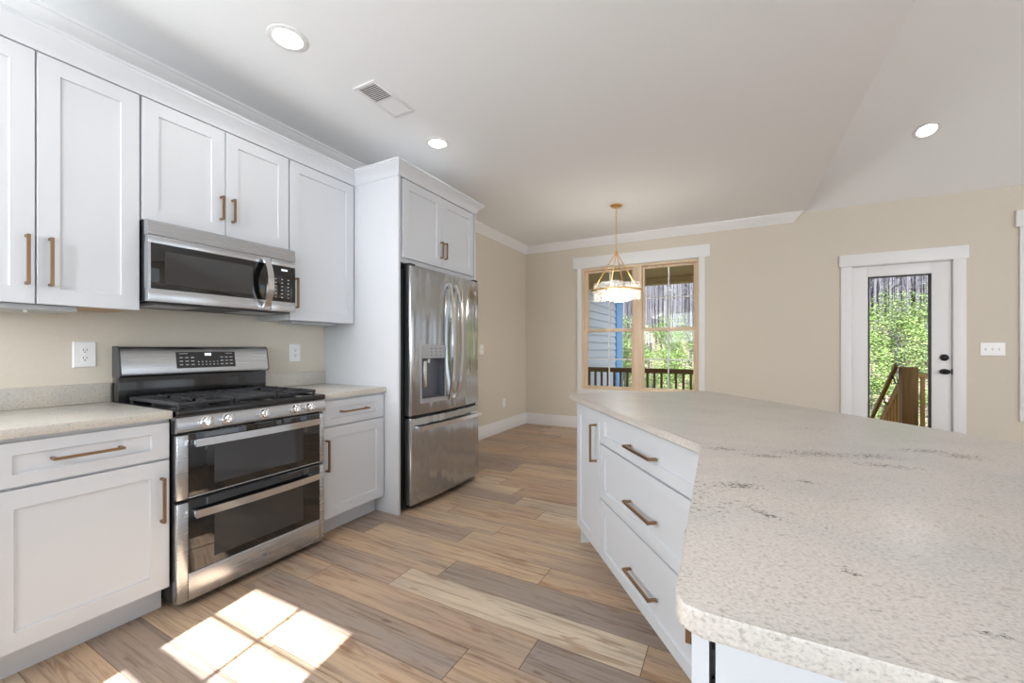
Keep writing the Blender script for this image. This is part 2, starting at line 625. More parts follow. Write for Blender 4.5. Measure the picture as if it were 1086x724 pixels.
def lettering(body, size, depth=0.0006):
    """flat text mesh, centred, in the xz plane facing -y; returned as a bmesh builder"""
    cu = bpy.data.curves.new('lettering', 'FONT')
    cu.body = body
    cu.size = size
    cu.align_x = 'CENTER'
    cu.align_y = 'CENTER'
    cu.extrude = depth
    cu.shear = 0.25
    o = bpy.data.objects.new('lettering', cu)
    COL.objects.link(o)
    bpy.context.view_layer.update()
    me = bpy.data.meshes.new_from_object(o)
    bpy.data.objects.remove(o)
    b = MB()
    b.bm.from_mesh(me)
    b.xform(Matrix.Rotation(R(90), 4, 'X'))
    return b


# ------------------------------------------------------------------ the room
XW, XE, YN, YS = -2.862, 6.45, 5.80, -1.20
ZC = 2.755
XSEAM = 0.735
T = 0.15
RIDGE_Y, SLOPE = 2.30, 0.40
ZRIDGE = ZC + (YN - RIDGE_Y) * SLOPE

# floor of individual boards: one face per board, tone stored per board
random.seed(11)
PW, PL = 0.1745, 1.225
known = {0: (-1.515, [0.34, 0.97, 0.6]), -1: (-0.69, [0.52, 0.08, 0.3]), -2: (-0.91, [0.20, 0.52, 0.7]), 1: (-1.343, [0.62, 0.12, 0.2]),
         2: (-0.852, [0.72, 0.6, 0.2]), 3: (-1.47, [0.22, 0.70, 0.1]), -3: (-1.75, [0.55, 0.68, 0.4])}
fm = bmesh.new()
uvl = fm.loops.layers.uv.new('UVMap')
cl = fm.loops.layers.float_color.new('tone')
y_ref = 1.515
k0 = int(math.floor((YS - y_ref) / PW))
k1 = int(math.ceil((YN + 0.1 - y_ref) / PW))
for k in range(k0, k1):
    ya, yb = y_ref + k * PW, y_ref + (k + 1) * PW
    if k in known:
        j, tones = known[k]
    else:
        j, tones = random.uniform(-PL, 0), None
    i0 = int(math.floor((XW - j) / PL))
    i1 = int(math.ceil((XE - j) / PL))
    for i in range(i0, i1):
        xa, xb = j + i * PL, j + (i + 1) * PL
        ca, cb = max(xa, XW - 0.1), min(xb, XE + 0.1)
        if cb <= ca:
            continue
        cya, cyb = max(ya, YS - 0.1), min(yb, YN + 0.1)
        f = fm.faces.new([fm.verts.new((x, y, 0)) for x, y in ((ca, cya), (cb, cya), (cb, cyb), (ca, cyb))])
        tone = random.choice((0.05, 0.18, 0.3, 0.42, 0.5, 0.55, 0.62, 0.7, 0.78, 0.92))
        if tones and -1 <= i <= 1:
            tone = tones[i + 1]
        sd = random.random()
        for lp in f.loops:
            x, y, _ = lp.vert.co
            lp[uvl].uv = (x - xa, y - ya)
            lp[cl] = (sd, tone, PL / 2, 1)
me = bpy.data.meshes.new('floor')
fm.to_mesh(me)
fm.free()
me.materials.append(M['floor'])
floor = bpy.data.objects.new('floor', me)
COL.objects.link(floor)
floor['kind'] = 'structure'
structure(MB().box(XW - T, XE + T, YS - T, YN + T, -0.30, -0.004), 'floor_slab', 'concrete')

WALL_TOP = 2.95
structure(MB().box(XW - T, XW, YS - T, YN + T, -0.3, WALL_TOP), 'wall_left', 'wall')


def wall_y(mb, x0, x1, y0, y1, z0, z1, holes):
    """wall along x with rectangular holes (hx0, hx1, hz0, hz1), holes sorted by x"""
    x = x0
    for a, b, c, d in holes:
        if a > x:
            mb.box(x, a, y0, y1, z0, z1)
        if c > z0:
            mb.box(a, b, y0, y1, z0, c)
        if d < z1:
            mb.box(a, b, y0, y1, d, z1)
        x = b
    if x < x1:
        mb.box(x, x1, y0, y1, z0, z1)
    return mb


W1 = (-1.943, -0.372, 0.585, 2.335)
D1 = (1.160, 1.995, 0.0, 2.090)
W2 = (2.535, 4.10, 0.585, 2.335)
structure(wall_y(MB(), XW, XE, YN, YN + T, -0.3, WALL_TOP, [W1, D1, W2]), 'wall_back', 'wall', smooth=0)
WK = (-1.705, -0.905, 1.285, 2.292)
WB = (-0.55, 1.25, 0.0, 2.20)  # unseen opening added to hold the fill behind the camera
WS = (4.35, 6.35, 0.0, 2.25)  # unseen opening added for the south fill lamp
structure(wall_y(MB(), XW, XE, YS - 0.10, YS, -0.3, WALL_TOP, [WK, WB, WS]), 'wall_front', 'wall', smooth=0)
b = MB()
for ya, yb, za, zb in ((YS - 0.1, -0.9, -0.3, 4.6), (-0.9, 1.3, -0.3, 0.3), (-0.9, 1.3, 2.5, 4.6), (1.3, 1.7, -0.3, 4.6),
                       (1.7, 4.9, -0.3, 0.3), (1.7, 4.9, 2.5, 4.6), (4.9, YN + T, -0.3, 4.6)):
    b.box(XE, XE + 0.1, ya, yb, za, zb)
structure(b, 'wall_right', 'wall', smooth=0)
# flat kitchen ceiling, and the vaulted ceiling of the great room beside it
structure(MB().box(XW - T, XSEAM, YS - T, YN + T, ZC, ZC + 0.12), 'ceiling', 'ceiling')


def vault_prism(x0, x1, th):
    p = lambda x: [(x, YS - T, ZC - T * SLOPE), (x, RIDGE_Y, ZRIDGE), (x, YN + T, ZC - T * SLOPE),
                   (x, YN + T, ZC - T * SLOPE + th), (x, RIDGE_Y, ZRIDGE + th), (x, YS - T, ZC - T * SLOPE + th)]
    return MB().loops([p(x0), p(x1)])


structure(vault_prism(XSEAM - 0.1, XE + 0.1, 0.15), 'ceiling_vault', 'ceiling', smooth=0)
b = MB()
g = lambda x: [(x, YS, ZC + 0.001), (x, YN, ZC + 0.001), (x, RIDGE_Y, ZRIDGE + 0.05)]
b.loops([g(XSEAM - 0.10), g(XSEAM)])
structure(b, 'wall_gable', 'wall', smooth=0)

structure(MB().box(-0.58, XE + 0.3, YS - 3.3, YS - 0.101, 2.62, 2.74), 'front_sun_block', 'ceiling')  # unseen slab added to keep sun out of the front openings
ro = lambda x: [(x, -1.55, 2.90), (x, RIDGE_Y, 4.75), (x, 8.35, 2.62), (x, 8.35, 2.78), (x, RIDGE_Y, 4.91), (x, -1.55, 3.06)]
structure(MB().loops([ro(-3.4), ro(XE + 0.4)]), 'roof', 'concrete', smooth=0)
# baseboards
BH, BT = 0.168, 0.018


def base_profile(a, b_):
    return a, b_


b = MB().box(XW, XW + BT, 3.16, YN, 0, BH, 0.004)
structure(b, 'baseboard_left', 'trim')
b = MB().box(XW + BT, 1.078, YN - BT, YN, 0, BH, 0.004).box(2.097, XE, YN - BT, YN, 0, BH, 0.004)
structure(b, 'baseboard_back', 'trim')
# crown moulding: profile (distance from wall, height below ceiling)
CP = [(0.0, 0.100), (0.010, 0.100), (0.014, 0.088), (0.022, 0.080), (0.040, 0.062), (0.060, 0.040), (0.074, 0.026),
      (0.078, 0.018), (0.088, 0.014), (0.090, 0.0), (0.0, 0.0)]


def crown_run(line):
    """line(d) -> (start xy, end xy) for a profile point at distance d from the wall"""
    r0, r1 = [], []
    for d, h in CP:
        a, c = line(d)
        r0.append((a[0], a[1], ZC - h))
        r1.append((c[0], c[1], ZC - h))
    return MB().loops([r0, r1])


structure(crown_run(lambda d: ((XW + d, YS), (XW + d, YN - d))), 'trim_1', 'trim')
structure(crown_run(lambda d: ((XW + d, YN - d), (0.635 + d, YN - d))), 'trim_2', 'trim')


# casings round windows and doors on the back wall
def casing(name, x0, x1, z0, z1, headx, head_h, leg, sill):
    b = MB()
    y0 = YN - 0.020
    b.box(x0 - leg, x0, y0, YN, z0 if sill else 0.0, z1, 0.003)
    b.box(x1, x1 + leg, y0, YN, z0 if sill else 0.0, z1, 0.003)
    b.box(x0 - headx, x1 + headx, YN - 0.028, YN, z1, z1 + head_h, 0.003)
    if sill:
        b.box(x0 - leg, x1 + leg, YN - 0.022, YN, z0 - 0.11, z0, 0.003)
    return structure(b, name, 'trim')


casing('trim_3', W1[0], W1[1], W1[2], W1[3] + 0.012, 0.128, 0.158, 0.070, True)
b = MB()
casing('trim_4', D1[0] + 0.013, D1[1] - 0.013, 0, 2.083, 0.112, 0.130, 0.096, False)
casing('trim_5', W2[0], W2[1], W2[2], W2[3] + 0.012, 0.118, 0.158, 0.092, True)


def sash(parent, x0, x1, z0, z1, y, gx0, gx1, gz0, gz1, mat):
    s = MB()
    s.box(x0, gx0, y, y + 0.035, z0, z1, 0.002).box(gx1, x1, y, y + 0.035, z0, z1, 0.002)
    s.box(gx0, gx1, y, y + 0.035, z0, gz0, 0.002).box(gx0, gx1, y, y + 0.035, gz1, z1, 0.002)
    so = s.build('sash', mat, parent)
    m = MB()
    cx, cz = (gx0 + gx1) / 2, (gz0 + gz1) / 2
    m.box(cx - 0.009, cx + 0.009, y + 0.012, y + 0.024, gz0, gz1)
    m.box(gx0, gx1, y + 0.013, y + 0.023, cz - 0.009, cz + 0.009)
    m.build('muntin', 'trim', so)
    MB().box(gx0 - 0.004, gx1 + 0.004, y + 0.016, y + 0.020, gz0 - 0.004, gz1 + 0.004).build('glass_pane', 'glass', so)


def double_window(name, hole, mull, glass, meet, mat='pine'):
    x0, x1, z0, z1 = hole
    y = YN + 0.035
    f = MB()
    f.box(x0, x0 + 0.030, y - 0.03, y + 0.10, z0, z1, 0.002).box(x1 - 0.030, x1, y - 0.03, y + 0.10, z0, z1, 0.002)
    f.box(x0 + 0.030, x1 - 0.030, y - 0.03, y + 0.10, z1 - 0.028, z1, 0.002)
    f.box(x0 + 0.030, x1 - 0.030, y - 0.03, y + 0.10, z0, z0 + 0.02, 0.002)
    f.box(mull[0], mull[1], y - 0.03, y + 0.10, z0 + 0.02, z1 - 0.028, 0.002)
    w = structure(f, name, mat)
    for (a, c, g0, g1) in ((x0 + 0.030, mull[0], glass[0], glass[1]), (mull[1], x1 - 0.030, glass[2], glass[3])):
        sash(w, a, c, meet[0], z1 - 0.028, y + 0.04, g0, g1, meet[1], z1 - 0.058, mat)
        sash(w, a, c, z0 + 0.02, meet[1], y, g0, g1, z0 + 0.048, meet[0], mat)
    return w


double_window('window_1', W1, (-1.205, -1.090), (-1.868, -1.232, -1.062, -0.440), (1.412, 1.458))
double_window('window_2', W2, (3.26, 3.375), (2.60, 3.23, 3.405, 4.03), (1.412, 1.458))

# kitchen window in the front wall: it throws the sun patch on the floor
f = MB()
x0, x1, z0, z1 = WK
yk = YS - 0.07
f.box(x0, -1.643, yk, yk + 0.04, z0, z1).box(-0.968, x1, yk, yk + 0.04, z0, z1)
f.box(-1.643, -0.968, yk, yk + 0.04, z0, 1.350).box(-1.643, -0.968, yk, yk + 0.04, 2.232, z1)
f.box(-1.643, -0.968, yk, yk + 0.04, 1.752, 1.829)
w3 = structure(f, 'window_3', 'trim')
m = MB()
m.box(-1.314, -1.296, yk + 0.012, yk + 0.024, 1.350, 1.752).box(-1.314, -1.296, yk + 0.012, yk + 0.024, 1.829, 2.232)
m.box(-1.643, -0.968, yk + 0.013, yk + 0.023, 1.542, 1.560).box(-1.643, -0.968, yk + 0.013, yk + 0.023, 2.022, 2.040)
m.build('muntin', 'trim', w3)
MB().box(-1.643, -0.968, yk + 0.017, yk + 0.019, 1.350, 2.232).build('glass_pane', 'glass', w3)

# unseen corner window and drawn shade, added to account for the fill lamp
f = MB()
for a, c, e, h in ((-2.70, -2.66, 1.28, 2.30), (-1.90, -1.86, 1.28, 2.30), (-2.66, -1.90, 1.28, 1.32), (-2.66, -1.90, 2.26, 2.30)):
    f.box(a, c, YS, YS + 0.02, e, h)
w4 = structure(f, 'added_window', 'trim')
MB().box(-2.66, -1.90, YS + 0.001, YS + 0.006, 1.32, 2.26).build('added_shade', 'trim', w4)

# the exterior door with a full light
dx0, dx1, dz0, dz1 = 1.1745, 1.981, 0.012, 2.074
gx0, gx1, gz0, gz1 = 1.319, 1.828, 0.21, 1.958
yd = YN + 0.012
d = MB()
d.box(dx0, gx0, yd, yd + 0.044, dz0, dz1, 0.002).box(gx1, dx1, yd, yd + 0.044, dz0, dz1, 0.002)
d.box(gx0, gx1, yd, yd + 0.044, dz0, gz0, 0.002).box(gx0, gx1, yd, yd + 0.044, gz1, dz1, 0.002)
door = structure(d, 'door_1', 'trim')
fr = MB()
for a, c, e, h in ((gx0, gx0 + 0.013, gz0, gz1), (gx1 - 0.013, gx1, gz0, gz1), (gx0 + 0.013, gx1 - 0.013, gz0, gz0 + 0.013),
                   (gx0 + 0.013, gx1 - 0.013, gz1 - 0.013, gz1)):
    fr.box(a, c, yd - 0.004, yd + 0.048, e, h, 0.001)
tag(fr.build('glazing_frame', 'darkcase', door), 'dark frame round the door glass')
MB().box(gx0 + 0.012, gx1 - 0.012, yd + 0.018, yd + 0.026, gz0 + 0.012, gz1 - 0.012).build('glass_pane', 'glass', door)
for zz in (1.808, 1.044, 0.28):
    h = MB().cyl((1.168, yd - 0.010, zz - 0.045), (1.168, yd - 0.010, zz + 0.045), 0.008, 12).box(1.160, 1.178, yd - 0.006, yd + 0.004, zz - 0.045, zz + 0.045)
    tag(h.build('hinge', 'hardware', door), 'black door hinge')
k = MB().lathe([(0.030, 0), (0.034, -0.004), (0.034, -0.012), (0.026, -0.016)], (1.924, yd, 1.083), 24, 'y')
tag(k.build('deadbolt', 'hardware', door), 'black deadbolt')
k = MB().lathe([(0.033, 0), (0.033, -0.006), (0.016, -0.010), (0.012, -0.030), (0.020, -0.034), (0.030, -0.042), (0.030, -0.052), (0.018, -0.060)],
               (1.924, yd, 0.938), 24, 'y')
k.xform(Matrix.Translation((1.924, 0, 0.938)) @ Matrix.Diagonal((1.12, 1, 0.82, 1)) @ Matrix.Translation((-1.924, 0, -0.938)))
tag(k.build('door_knob', 'hardware', door), 'black oval door knob')
tag(MB().box(1.977, 1.990, yd - 0.014, yd + 0.01, 0.910, 0.966, 0.003).build('latch_plate', 'hardware', door), 'black latch plate')
jm = MB()
for a, c in ((D1[0], 1.1715), (1.984, D1[1])):
    jm.box(a, c, YN + 0.0, YN + T, 0, D1[3])
jm.box(1.1715, 1.984, YN, YN + T, 2.0775, D1[3])
structure(jm, 'trim_6', 'trim')


# ------------------------------------------------------------------ cabinets
def handle(parent, p0, p1, out=0.032, w=0.010, name='handle', label=None):
    """square bar pull between p0 and p1 (on the face, facing -y)"""
    p0, p1 = Vector(p0), Vector(p1)
    o = Vector((0, -out, 0))
    d = (p1 - p0).normalized()
    b = MB()
    up = (0, 1, 0)
    b.bar([p0 + o, p1 + o], w, w, up)
    for q in (p0 + d * w * 0.5, p1 - d * w * 0.5):
        b.bar([q, q + o + Vector((0, w * 0.4, 0))], w, w, tuple(d))
    h = b.build(name, 'bronze', parent, smooth=0)
    return h


def shaker(name, parent, x0, x1, z0, z1, stile=0.066, y=0.0, t=0.020, rec=0.008, mat='cab', rail=None):
    b = MB()
    r = stile if rail is None else rail
    rs = []
    for ins, yy in ((0, y + t), (0, y + 0.0015), (0.0015, y)):
        rs.append([(x0 + ins, yy, z0 + ins), (x1 - ins, yy, z0 + ins), (x1 - ins, yy, z1 - ins), (x0 + ins, yy, z1 - ins)])
    for e, yy in ((0.0, y), (0.0025, y + rec)):
        rs.append([(x0 + stile + e, yy, z0 + r + e), (x1 - stile - e, yy, z0 + r + e), (x1 - stile - e, yy, z1 - r - e), (x0 + stile + e, yy, z1 - r - e)])
    b.loops(rs)
    return b.build(name, mat, parent, smooth=0)


def base_cabinet(name, label, loc, rz, w, depth, zt=0.865, group=None, toe=0.072, tz=0.112, end_left=False):
    t = thing(name, label, 'cabinet', loc, rz, group)
    c = MB()
    c.box(0, w, 0.021, depth, tz, zt)
    c.build('carcass', 'cab', t, smooth=0)
    MB().box(0.0, w, 0.021 + toe, depth - 0.01, 0.0, tz).build('toe_kick', 'cab', t, smooth=0)
    return t


RZL = R(90)
XB = -2.200     # front plane of the base doors on the left wall
DB = XB - XW - 0.004


def left_base(label, y0, w, drawer_handle, door_handle_side):
    t = base_cabinet('base_cabinet', label, (XB, y0, 0), RZL, w, DB)
    dr = shaker('drawer', t, 0.008, w - 0.006, 0.695, 0.851, 0.062, rail=0.044)
    handle(dr, (drawer_handle[0] - y0, 0.008, 0.776), (drawer_handle[1] - y0, 0.008, 0.776), 0.040)
    do = shaker('door', t, 0.008, w - 0.006, 0.124, 0.685, 0.066)
    hx = door_handle_side - y0
    handle(do, (hx, 0, 0.420), (hx, 0, 0.614))
    return t


left_base('white shaker base cabinet left of the range, drawer over one door', 0.365, 0.528, (0.527, 0.726), 0.857)
left_base('white shaker base cabinet between the range and the refrigerator panel', 1.652, 0.514, (1.790, 2.003), 1.684)
left_base('white shaker base cabinet at the far left end of the wall counter', -0.55, 0.913, (-0.25, -0.05), 0.31)


def counter_run(label, y0, y1):
    t = MB().box(XW + 0.001, -2.182, y0, y1, 0.867, 0.902, 0.004, 2).build('countertop', 'granite_wall')
    tag(t, label, 'countertop')
    MB().box(XW + 0.001, XW + 0.021, y0, y1, 0.9025, 1.000, 0.002).build('backsplash', 'granite_wall', t)
    return t


counter_run('speckled grey granite countertop left of the range with backsplash strip', -0.55, 0.893)
counter_run('short granite countertop between the range and the refrigerator panel', 1.652, 2.168)

# wall cabinets
XU = -2.510
DU = XU - XW - 0.004


def wall_cabinet(label, y0, w, z0, z1=2.400):
    t = thing('wall_cabinet', label, 'cabinet', (XU, y0, 0), RZL)
    MB().box(0, w, 0.021, DU, z0, z1).build('carcass', 'cab', t, smooth=0)
    return t


u = wall_cabinet('tall white two-door wall cabinet left of the microwave', 0.217, 0.680, 1.366)
d1 = shaker('door', u, 0.004, 0.3405, 1.362, 2.396)
d2 = shaker('door', u, 0.3455, 0.676, 1.362, 2.396)
handle(d1, (0.3405 - 0.024, 0, 1.437), (0.3405 - 0.024, 0, 1.637))
handle(d2, (0.3455 + 0.036, 0, 1.437), (0.3455 + 0.036, 0, 1.637))
tag(MB().box(0.48, 0.66, 0.03, DU - 0.01, 1.3625, 1.3655).build('underside', 'underside', u), 'bare wood cabinet underside')
u = wall_cabinet('short white two-door wall cabinet above the microwave', 0.899, 0.750, 1.802)
d1 = shaker('door', u, 0.003, 0.3725, 1.804, 2.396)
d2 = shaker('door', u, 0.3765, 0.747, 1.804, 2.396)
handle(d1, (0.3725 - 0.024, 0, 1.892), (0.3725 - 0.024, 0, 2.022))
handle(d2, (0.3765 + 0.032, 0, 1.892), (0.3765 + 0.032, 0, 2.022))
u = wall_cabinet('white single-door wall cabinet right of the microwave', 1.652, 0.514, 1.366)
d1 = shaker('door', u, 0.004, 0.510, 1.362, 2.396)
handle(d1, (0.040, 0, 1.440), (0.040, 0, 1.636))
# slim light bars under the wall cabinets
lb = MB().box(-2.80, -2.545, 0.22, 0.690, 1.340, 1.3615, 0.003).build('under_cabinet_light', 'ledbar')
tag(lb, 'slim grey light bar under the wall cabinet left of the microwave', 'light')
MB().lathe([(0.006, 0), (0.006, -0.008), (0.004, -0.010)], (-2.60, 0.55, 1.340), 12).build('switch_knob', 'plate', lb)
lb = MB().box(-2.76, -2.62, 1.74, 2.10, 1.346, 1.3655, 0.003).build('under_cabinet_light', 'ledbar')
tag(lb, 'slim light bar under the wall cabinet right of the microwave', 'light')

# tall end panels and the cabinet over the refrigerator
XP = -2.070
pn = MB().box(XW + 0.001, XP, 2.170, 2.190, 0.0, 2.400, 0.001).build('refrigerator_side_panel', 'cab')
tag(pn, 'tall white panel beside the refrigerator, facing the range', 'panel')
pn = MB().box(XW + 0.001, XP, 3.1405, 3.160, 0.0, 2.400, 0.001).build('refrigerator_side_panel', 'cab')
tag(pn, 'narrow white panel edge on the dining side of the refrigerator', 'panel')
u = thing('wall_cabinet', 'deep white two-door cabinet above the refrigerator', 'cabinet', (XP + 0.002, 2.191, 0), RZL)
W_ = 0.9485
DF = XP + 0.002 - XW - 0.004
fb = MB().box(0, W_, 0.021, DF, 1.797, 2.400)
fb.build('carcass', 'cab', u, smooth=0)
d1 = shaker('door', u, 0.024, 0.4725, 1.830, 2.394)
d2 = shaker('door', u, 0.4765, 0.926, 1.830, 2.394)
handle(d1, (0.4725 - 0.024, 0, 1.900), (0.4725 - 0.024, 0, 2.032), 0.03)
handle(d2, (0.4765 + 0.024, 0, 1.900), (0.4765 + 0.024, 0, 2.032), 0.03)

# crown on the cabinets: flares out 60 mm over 90 mm of height
KP = [(0.0, 0.0), (0.004, 0.0), (0.006, 0.018), (0.012, 0.030), (0.024, 0.046), (0.040, 0.062), (0.050, 0.070), (0.052, 0.078),
      (0.060, 0.082), (0.060, 0.094), (-0.02, 0.094), (-0.02, 0.0)]
ZK = 2.4005


def cab_crown(paths, name, label, start_cap=True):
    """paths: fn(d) -> list of xy points"""
    b = MB()
    pts = [paths(d) for d, h in KP]
    rings = []
    for i in range(len(pts[0])):
        rings.append([(pts[k][i][0], pts[k][i][1], ZK + KP[k][1]) for k in range(len(KP))])
    b.loops(rings, cap0=start_cap)
    o = b.build(name, 'cab', smooth=30)
    return tag(o, label, 'moulding')


xf = XU
cab_crown(lambda d: [(xf + d, 0.0), (xf + d, 2.1665)], 'cabinet_crown', 'long white crown moulding along the top of the wall cabinets')
cab_crown(lambda d: [(XU + max(d, 0) + 0.0025, 2.1705 - d), (XP + d, 2.170 - d), (XP + d, 3.160 + d), (XW + 0.002, 3.160 + d)], 'cabinet_crown',
          'white crown moulding wrapping the cabinet above the refrigerator', False)


# ------------------------------------------------------------------ range
XR, YR, WR = -2.165, 0.897, 0.751
rg = thing('gas_range', 'stainless double-oven gas range with black grates, between the base cabinets', 'stove', (XR, YR, 0), RZL)
DR = XR - XW - 0.03
MB().box(0.004, WR - 0.004, 0.045, DR, 0.03, 0.868, 0.002).build('body', 'darkcase', rg)
for a in (0.05, WR - 0.05):
    for c in (0.10, DR - 0.08):
        MB().cyl((a, c, 0), (a, c, 0.032), 0.018, 12).build('levelling_foot', 'blackmat', rg)


def oven_door(z0, z1, gz0, gz1, hz, name_label):
    """steel frame with a dark glass panel; front at y = 0"""
    d = MB()
    gx0_, gx1_ = 0.048, WR - 0.034
    d.box(0.002, gx0_, 0, 0.044, z0, z1, 0.005).box(gx1_, WR - 0.002, 0, 0.044, z0, z1, 0.005)
    if gz0 > z0 + 0.002:
        d.box(gx0_, gx1_, 0, 0.044, z0, gz0, 0.003)
    d.box(gx0_, gx1_, 0.010, 0.044, gz0, z1)
    o = d.build('oven_door', 'steel', rg)
    tag(o, name_label)
    g = MB().box(gx0_ + 0.0005, gx1_ - 0.0005, 0.0015, 0.0095, gz0 + 0.001, z1 - 0.001, 0.001).build('door_glass', 'blackglass', o)
    tag(MB().box(gx0_ + 0.105, gx1_ - 0.105, 0.0004, 0.0014, gz0 + 0.035, gz1 - 0.050).build('oven_window', 'greyglass', o), 'grey see-through oven window')
    h = MB()
    xs = [0.060 + (WR - 0.040 - 0.060 - 0.02) * i / 14 for i in range(15)]
    pts = [(x, -0.036 - 0.012 * math.sin(math.pi * i / 14), hz) for i, x in enumerate(xs)]
    h.bar(pts, 0.012, 0.034)
    for x in (xs[0] + 0.012, xs[-1] - 0.012):
        h.box(x - 0.012, x + 0.012, -0.038, 0.002, hz - 0.014, hz + 0.014, 0.002)
    h.build('oven_handle', 'chrome', o)
    return o


oven_door(0.499, 0.789, 0.505, 0.780, 0.752, 'upper oven door of steel and dark glass')
oven_door(0.036, 0.484, 0.160, 0.470, 0.430, 'lower oven door of steel and dark glass')
for i in range(3):
    a = 0.18 + i * 0.16
    MB().box(a, a + 0.11, 0.010, 0.03, 0.7905, 0.7965).build('vent_slot', 'black', rg)
# control fascia: leaning steel panel with rounded end caps
cf = MB()
prof = [(0.050, 0.798), (0.004, 0.798), (-0.006, 0.804), (-0.010, 0.815), (-0.002, 0.862), (0.004, 0.872), (0.050, 0.872)]
cf.loops([[(x, y, z) for y, z in prof] for x in (0.001, WR - 0.001)])
fas = cf.build('control_fascia', 'steel', rg)
for yy in (1.012, 1.103, 1.277, 1.450, 1.537):
    xk = yy - YR
    kb = MB().lathe([(0.027, 0.0), (0.027, -0.006), (0.022, -0.009), (0.0205, -0.030), (0.017, -0.034), (0.0, -0.0345)], (0, 0, 0), 28, 'y')
    kb.box(-0.0045, 0.0045, -0.040, -0.012, -0.020, 0.020, 0.003)
    kb.xform(Matrix.Translation((xk, -0.006, 0.838)) @ Matrix.Rotation(R(-9), 4, 'X'))
    kb.build('burner_knob', 'chrome', rg)
# cooktop with raised front lip
ct = MB()
ct.box(0.0, WR, -0.006, DR - 0.02, 0.873, 0.893, 0.006)
ct.box(0.0, WR, -0.008, 0.030, 0.874, 0.903, 0.006)
ct.box(0.0, 0.018, 0.0, DR - 0.03, 0.874, 0.902, 0.005).box(WR - 0.018, WR, 0.0, DR - 0.03, 0.874, 0.902, 0.005)
cook = ct.build('cooktop', 'black', rg)
for bx, by, br in ((0.14, 0.15, 0.046), (0.14, 0.43, 0.036), (0.375, 0.29, 0.050), (0.61, 0.15, 0.042), (0.61, 0.43, 0.034)):
    MB().lathe([(br * 1.25, 0), (br * 1.25, 0.008), (br, 0.010), (br, 0.017), (br * 0.9, 0.020), (0, 0.0205)], (bx, by, 0.893), 24).build('burner', 'blackmat', cook)


def grate(x0, x1, centre=False):
    g = MB()
    y0, y1, z = 0.045, 0.545, 0.925
    s = 0.012
    for a in (x0, x1 - s):
        g.box(a, a + s, y0, y1, z - 0.010, z + 0.006, 0.002)
    for a in (y0, (y0 + y1) / 2 - s / 2, y1 - s):
        g.box(x0 + s, x1 - s, a, a + s, z - 0.010, z + 0.006, 0.002)
    for a in (x0 + 0.002, x1 - s - 0.002):
        for c in (y0 + 0.002, y1 - s - 0.002, (y0 + y1) / 2):
            g.box(a, a + 0.010, c, c + 0.010, 0.8925, z - 0.008)
    cx = (x0 + x1) / 2
    if centre:
        for a in (0.25, 0.5, 0.75):
            xx = x0 + (x1 - x0) * a
            g.box(xx - 0.005, xx + 0.005, y0 + 0.01, y1 - 0.01, z - 0.006, z + 0.008, 0.002)
    else:
        for cy in (y0 + 0.125, y1 - 0.125):
            for dx, dy in ((1, 0), (-1, 0), (0, 1), (0, -1)):
                L = (x1 - x0) / 2 if dx else 0.125
                a0, a1 = 0.022, L - 0.004
                if dx:
                    g.box(min(cx + dx * a0, cx + dx * a1), max(cx + dx * a0, cx + dx * a1), cy - 0.005, cy + 0.005, z - 0.006, z + 0.009, 0.002)
                else:
                    g.box(cx - 0.005, cx + 0.005, min(cy + dy * a0, cy + dy * a1), max(cy + dy * a0, cy + dy * a1), z - 0.006, z + 0.009, 0.002)
        for i in range(9):      # short fingers along the outer rail
            c = y0 + 0.03 + i * 0.055
            g.box(x0 + s, x0 + 0.045, c - 0.004, c + 0.004, z - 0.004, z + 0.007)
            g.box(x1 - 0.045, x1 - s, c - 0.004, c + 0.004, z - 0.004, z + 0.007)
    g.build('grate', 'blackmat', cook)


grate(0.026, 0.262)
grate(0.268, 0.482, True)
grate(0.488, 0.724)
# backguard
bgd = MB()
YB = DR - 0.085
bgd.box(0.0, WR, YB + 0.012, DR, 0.868, 1.035, 0.002)
bgo = bgd.build('backguard_base', 'black', rg)
pf = [(DR, 1.030), (YB + 0.004, 1.030), (YB - 0.006, 1.038), (YB - 0.008, 1.050), (YB + 0.012, 1.172), (YB + 0.020, 1.184), (YB + 0.034, 1.190), (DR, 1.190)]
bp_ = MB().loops([[(x, y, z) for y, z in pf] for x in (0.006, WR + 0.004)]).build('backguard', 'steel', rg)
for x0_, x1_ in ((-0.002, 0.0055), (WR + 0.0045, WR + 0.010)):
    MB().loops([[(x, y - 0.001, z) for y, z in pf] for x in (x0_, x1_)]).build('end_cap', 'case', bp_)


def on_guard(x, z, out=0.0):
    tt = (z - 1.050) / (1.172 - 1.050)
    return (x, YB - 0.008 + 0.020 * tt - out, z)


def guard_patch(mb, x0, x1, z0, z1, out, th=0.002):
    mb.loops([[on_guard(x0, z0, out - th), on_guard(x1, z0, out - th), on_guard(x1, z1, out - th), on_guard(x0, z1, out - th)],
              [on_guard(x0, z0, out), on_guard(x1, z0, out), on_guard(x1, z1, out), on_guard(x0, z1, out)]])


dm = MB()
guard_patch(dm, 0.243, 0.552, 1.066, 1.158, 0.0015)
dsp = dm.build('control_display', 'blackglass', bp_)
def print_mark(x0, x1, z0, z1):
    b = MB()
    guard_patch(b, x0, x1, z0, z1, 0.0020, 0.0006)
    b.build('button_print', 'markings', dsp, smooth=0)


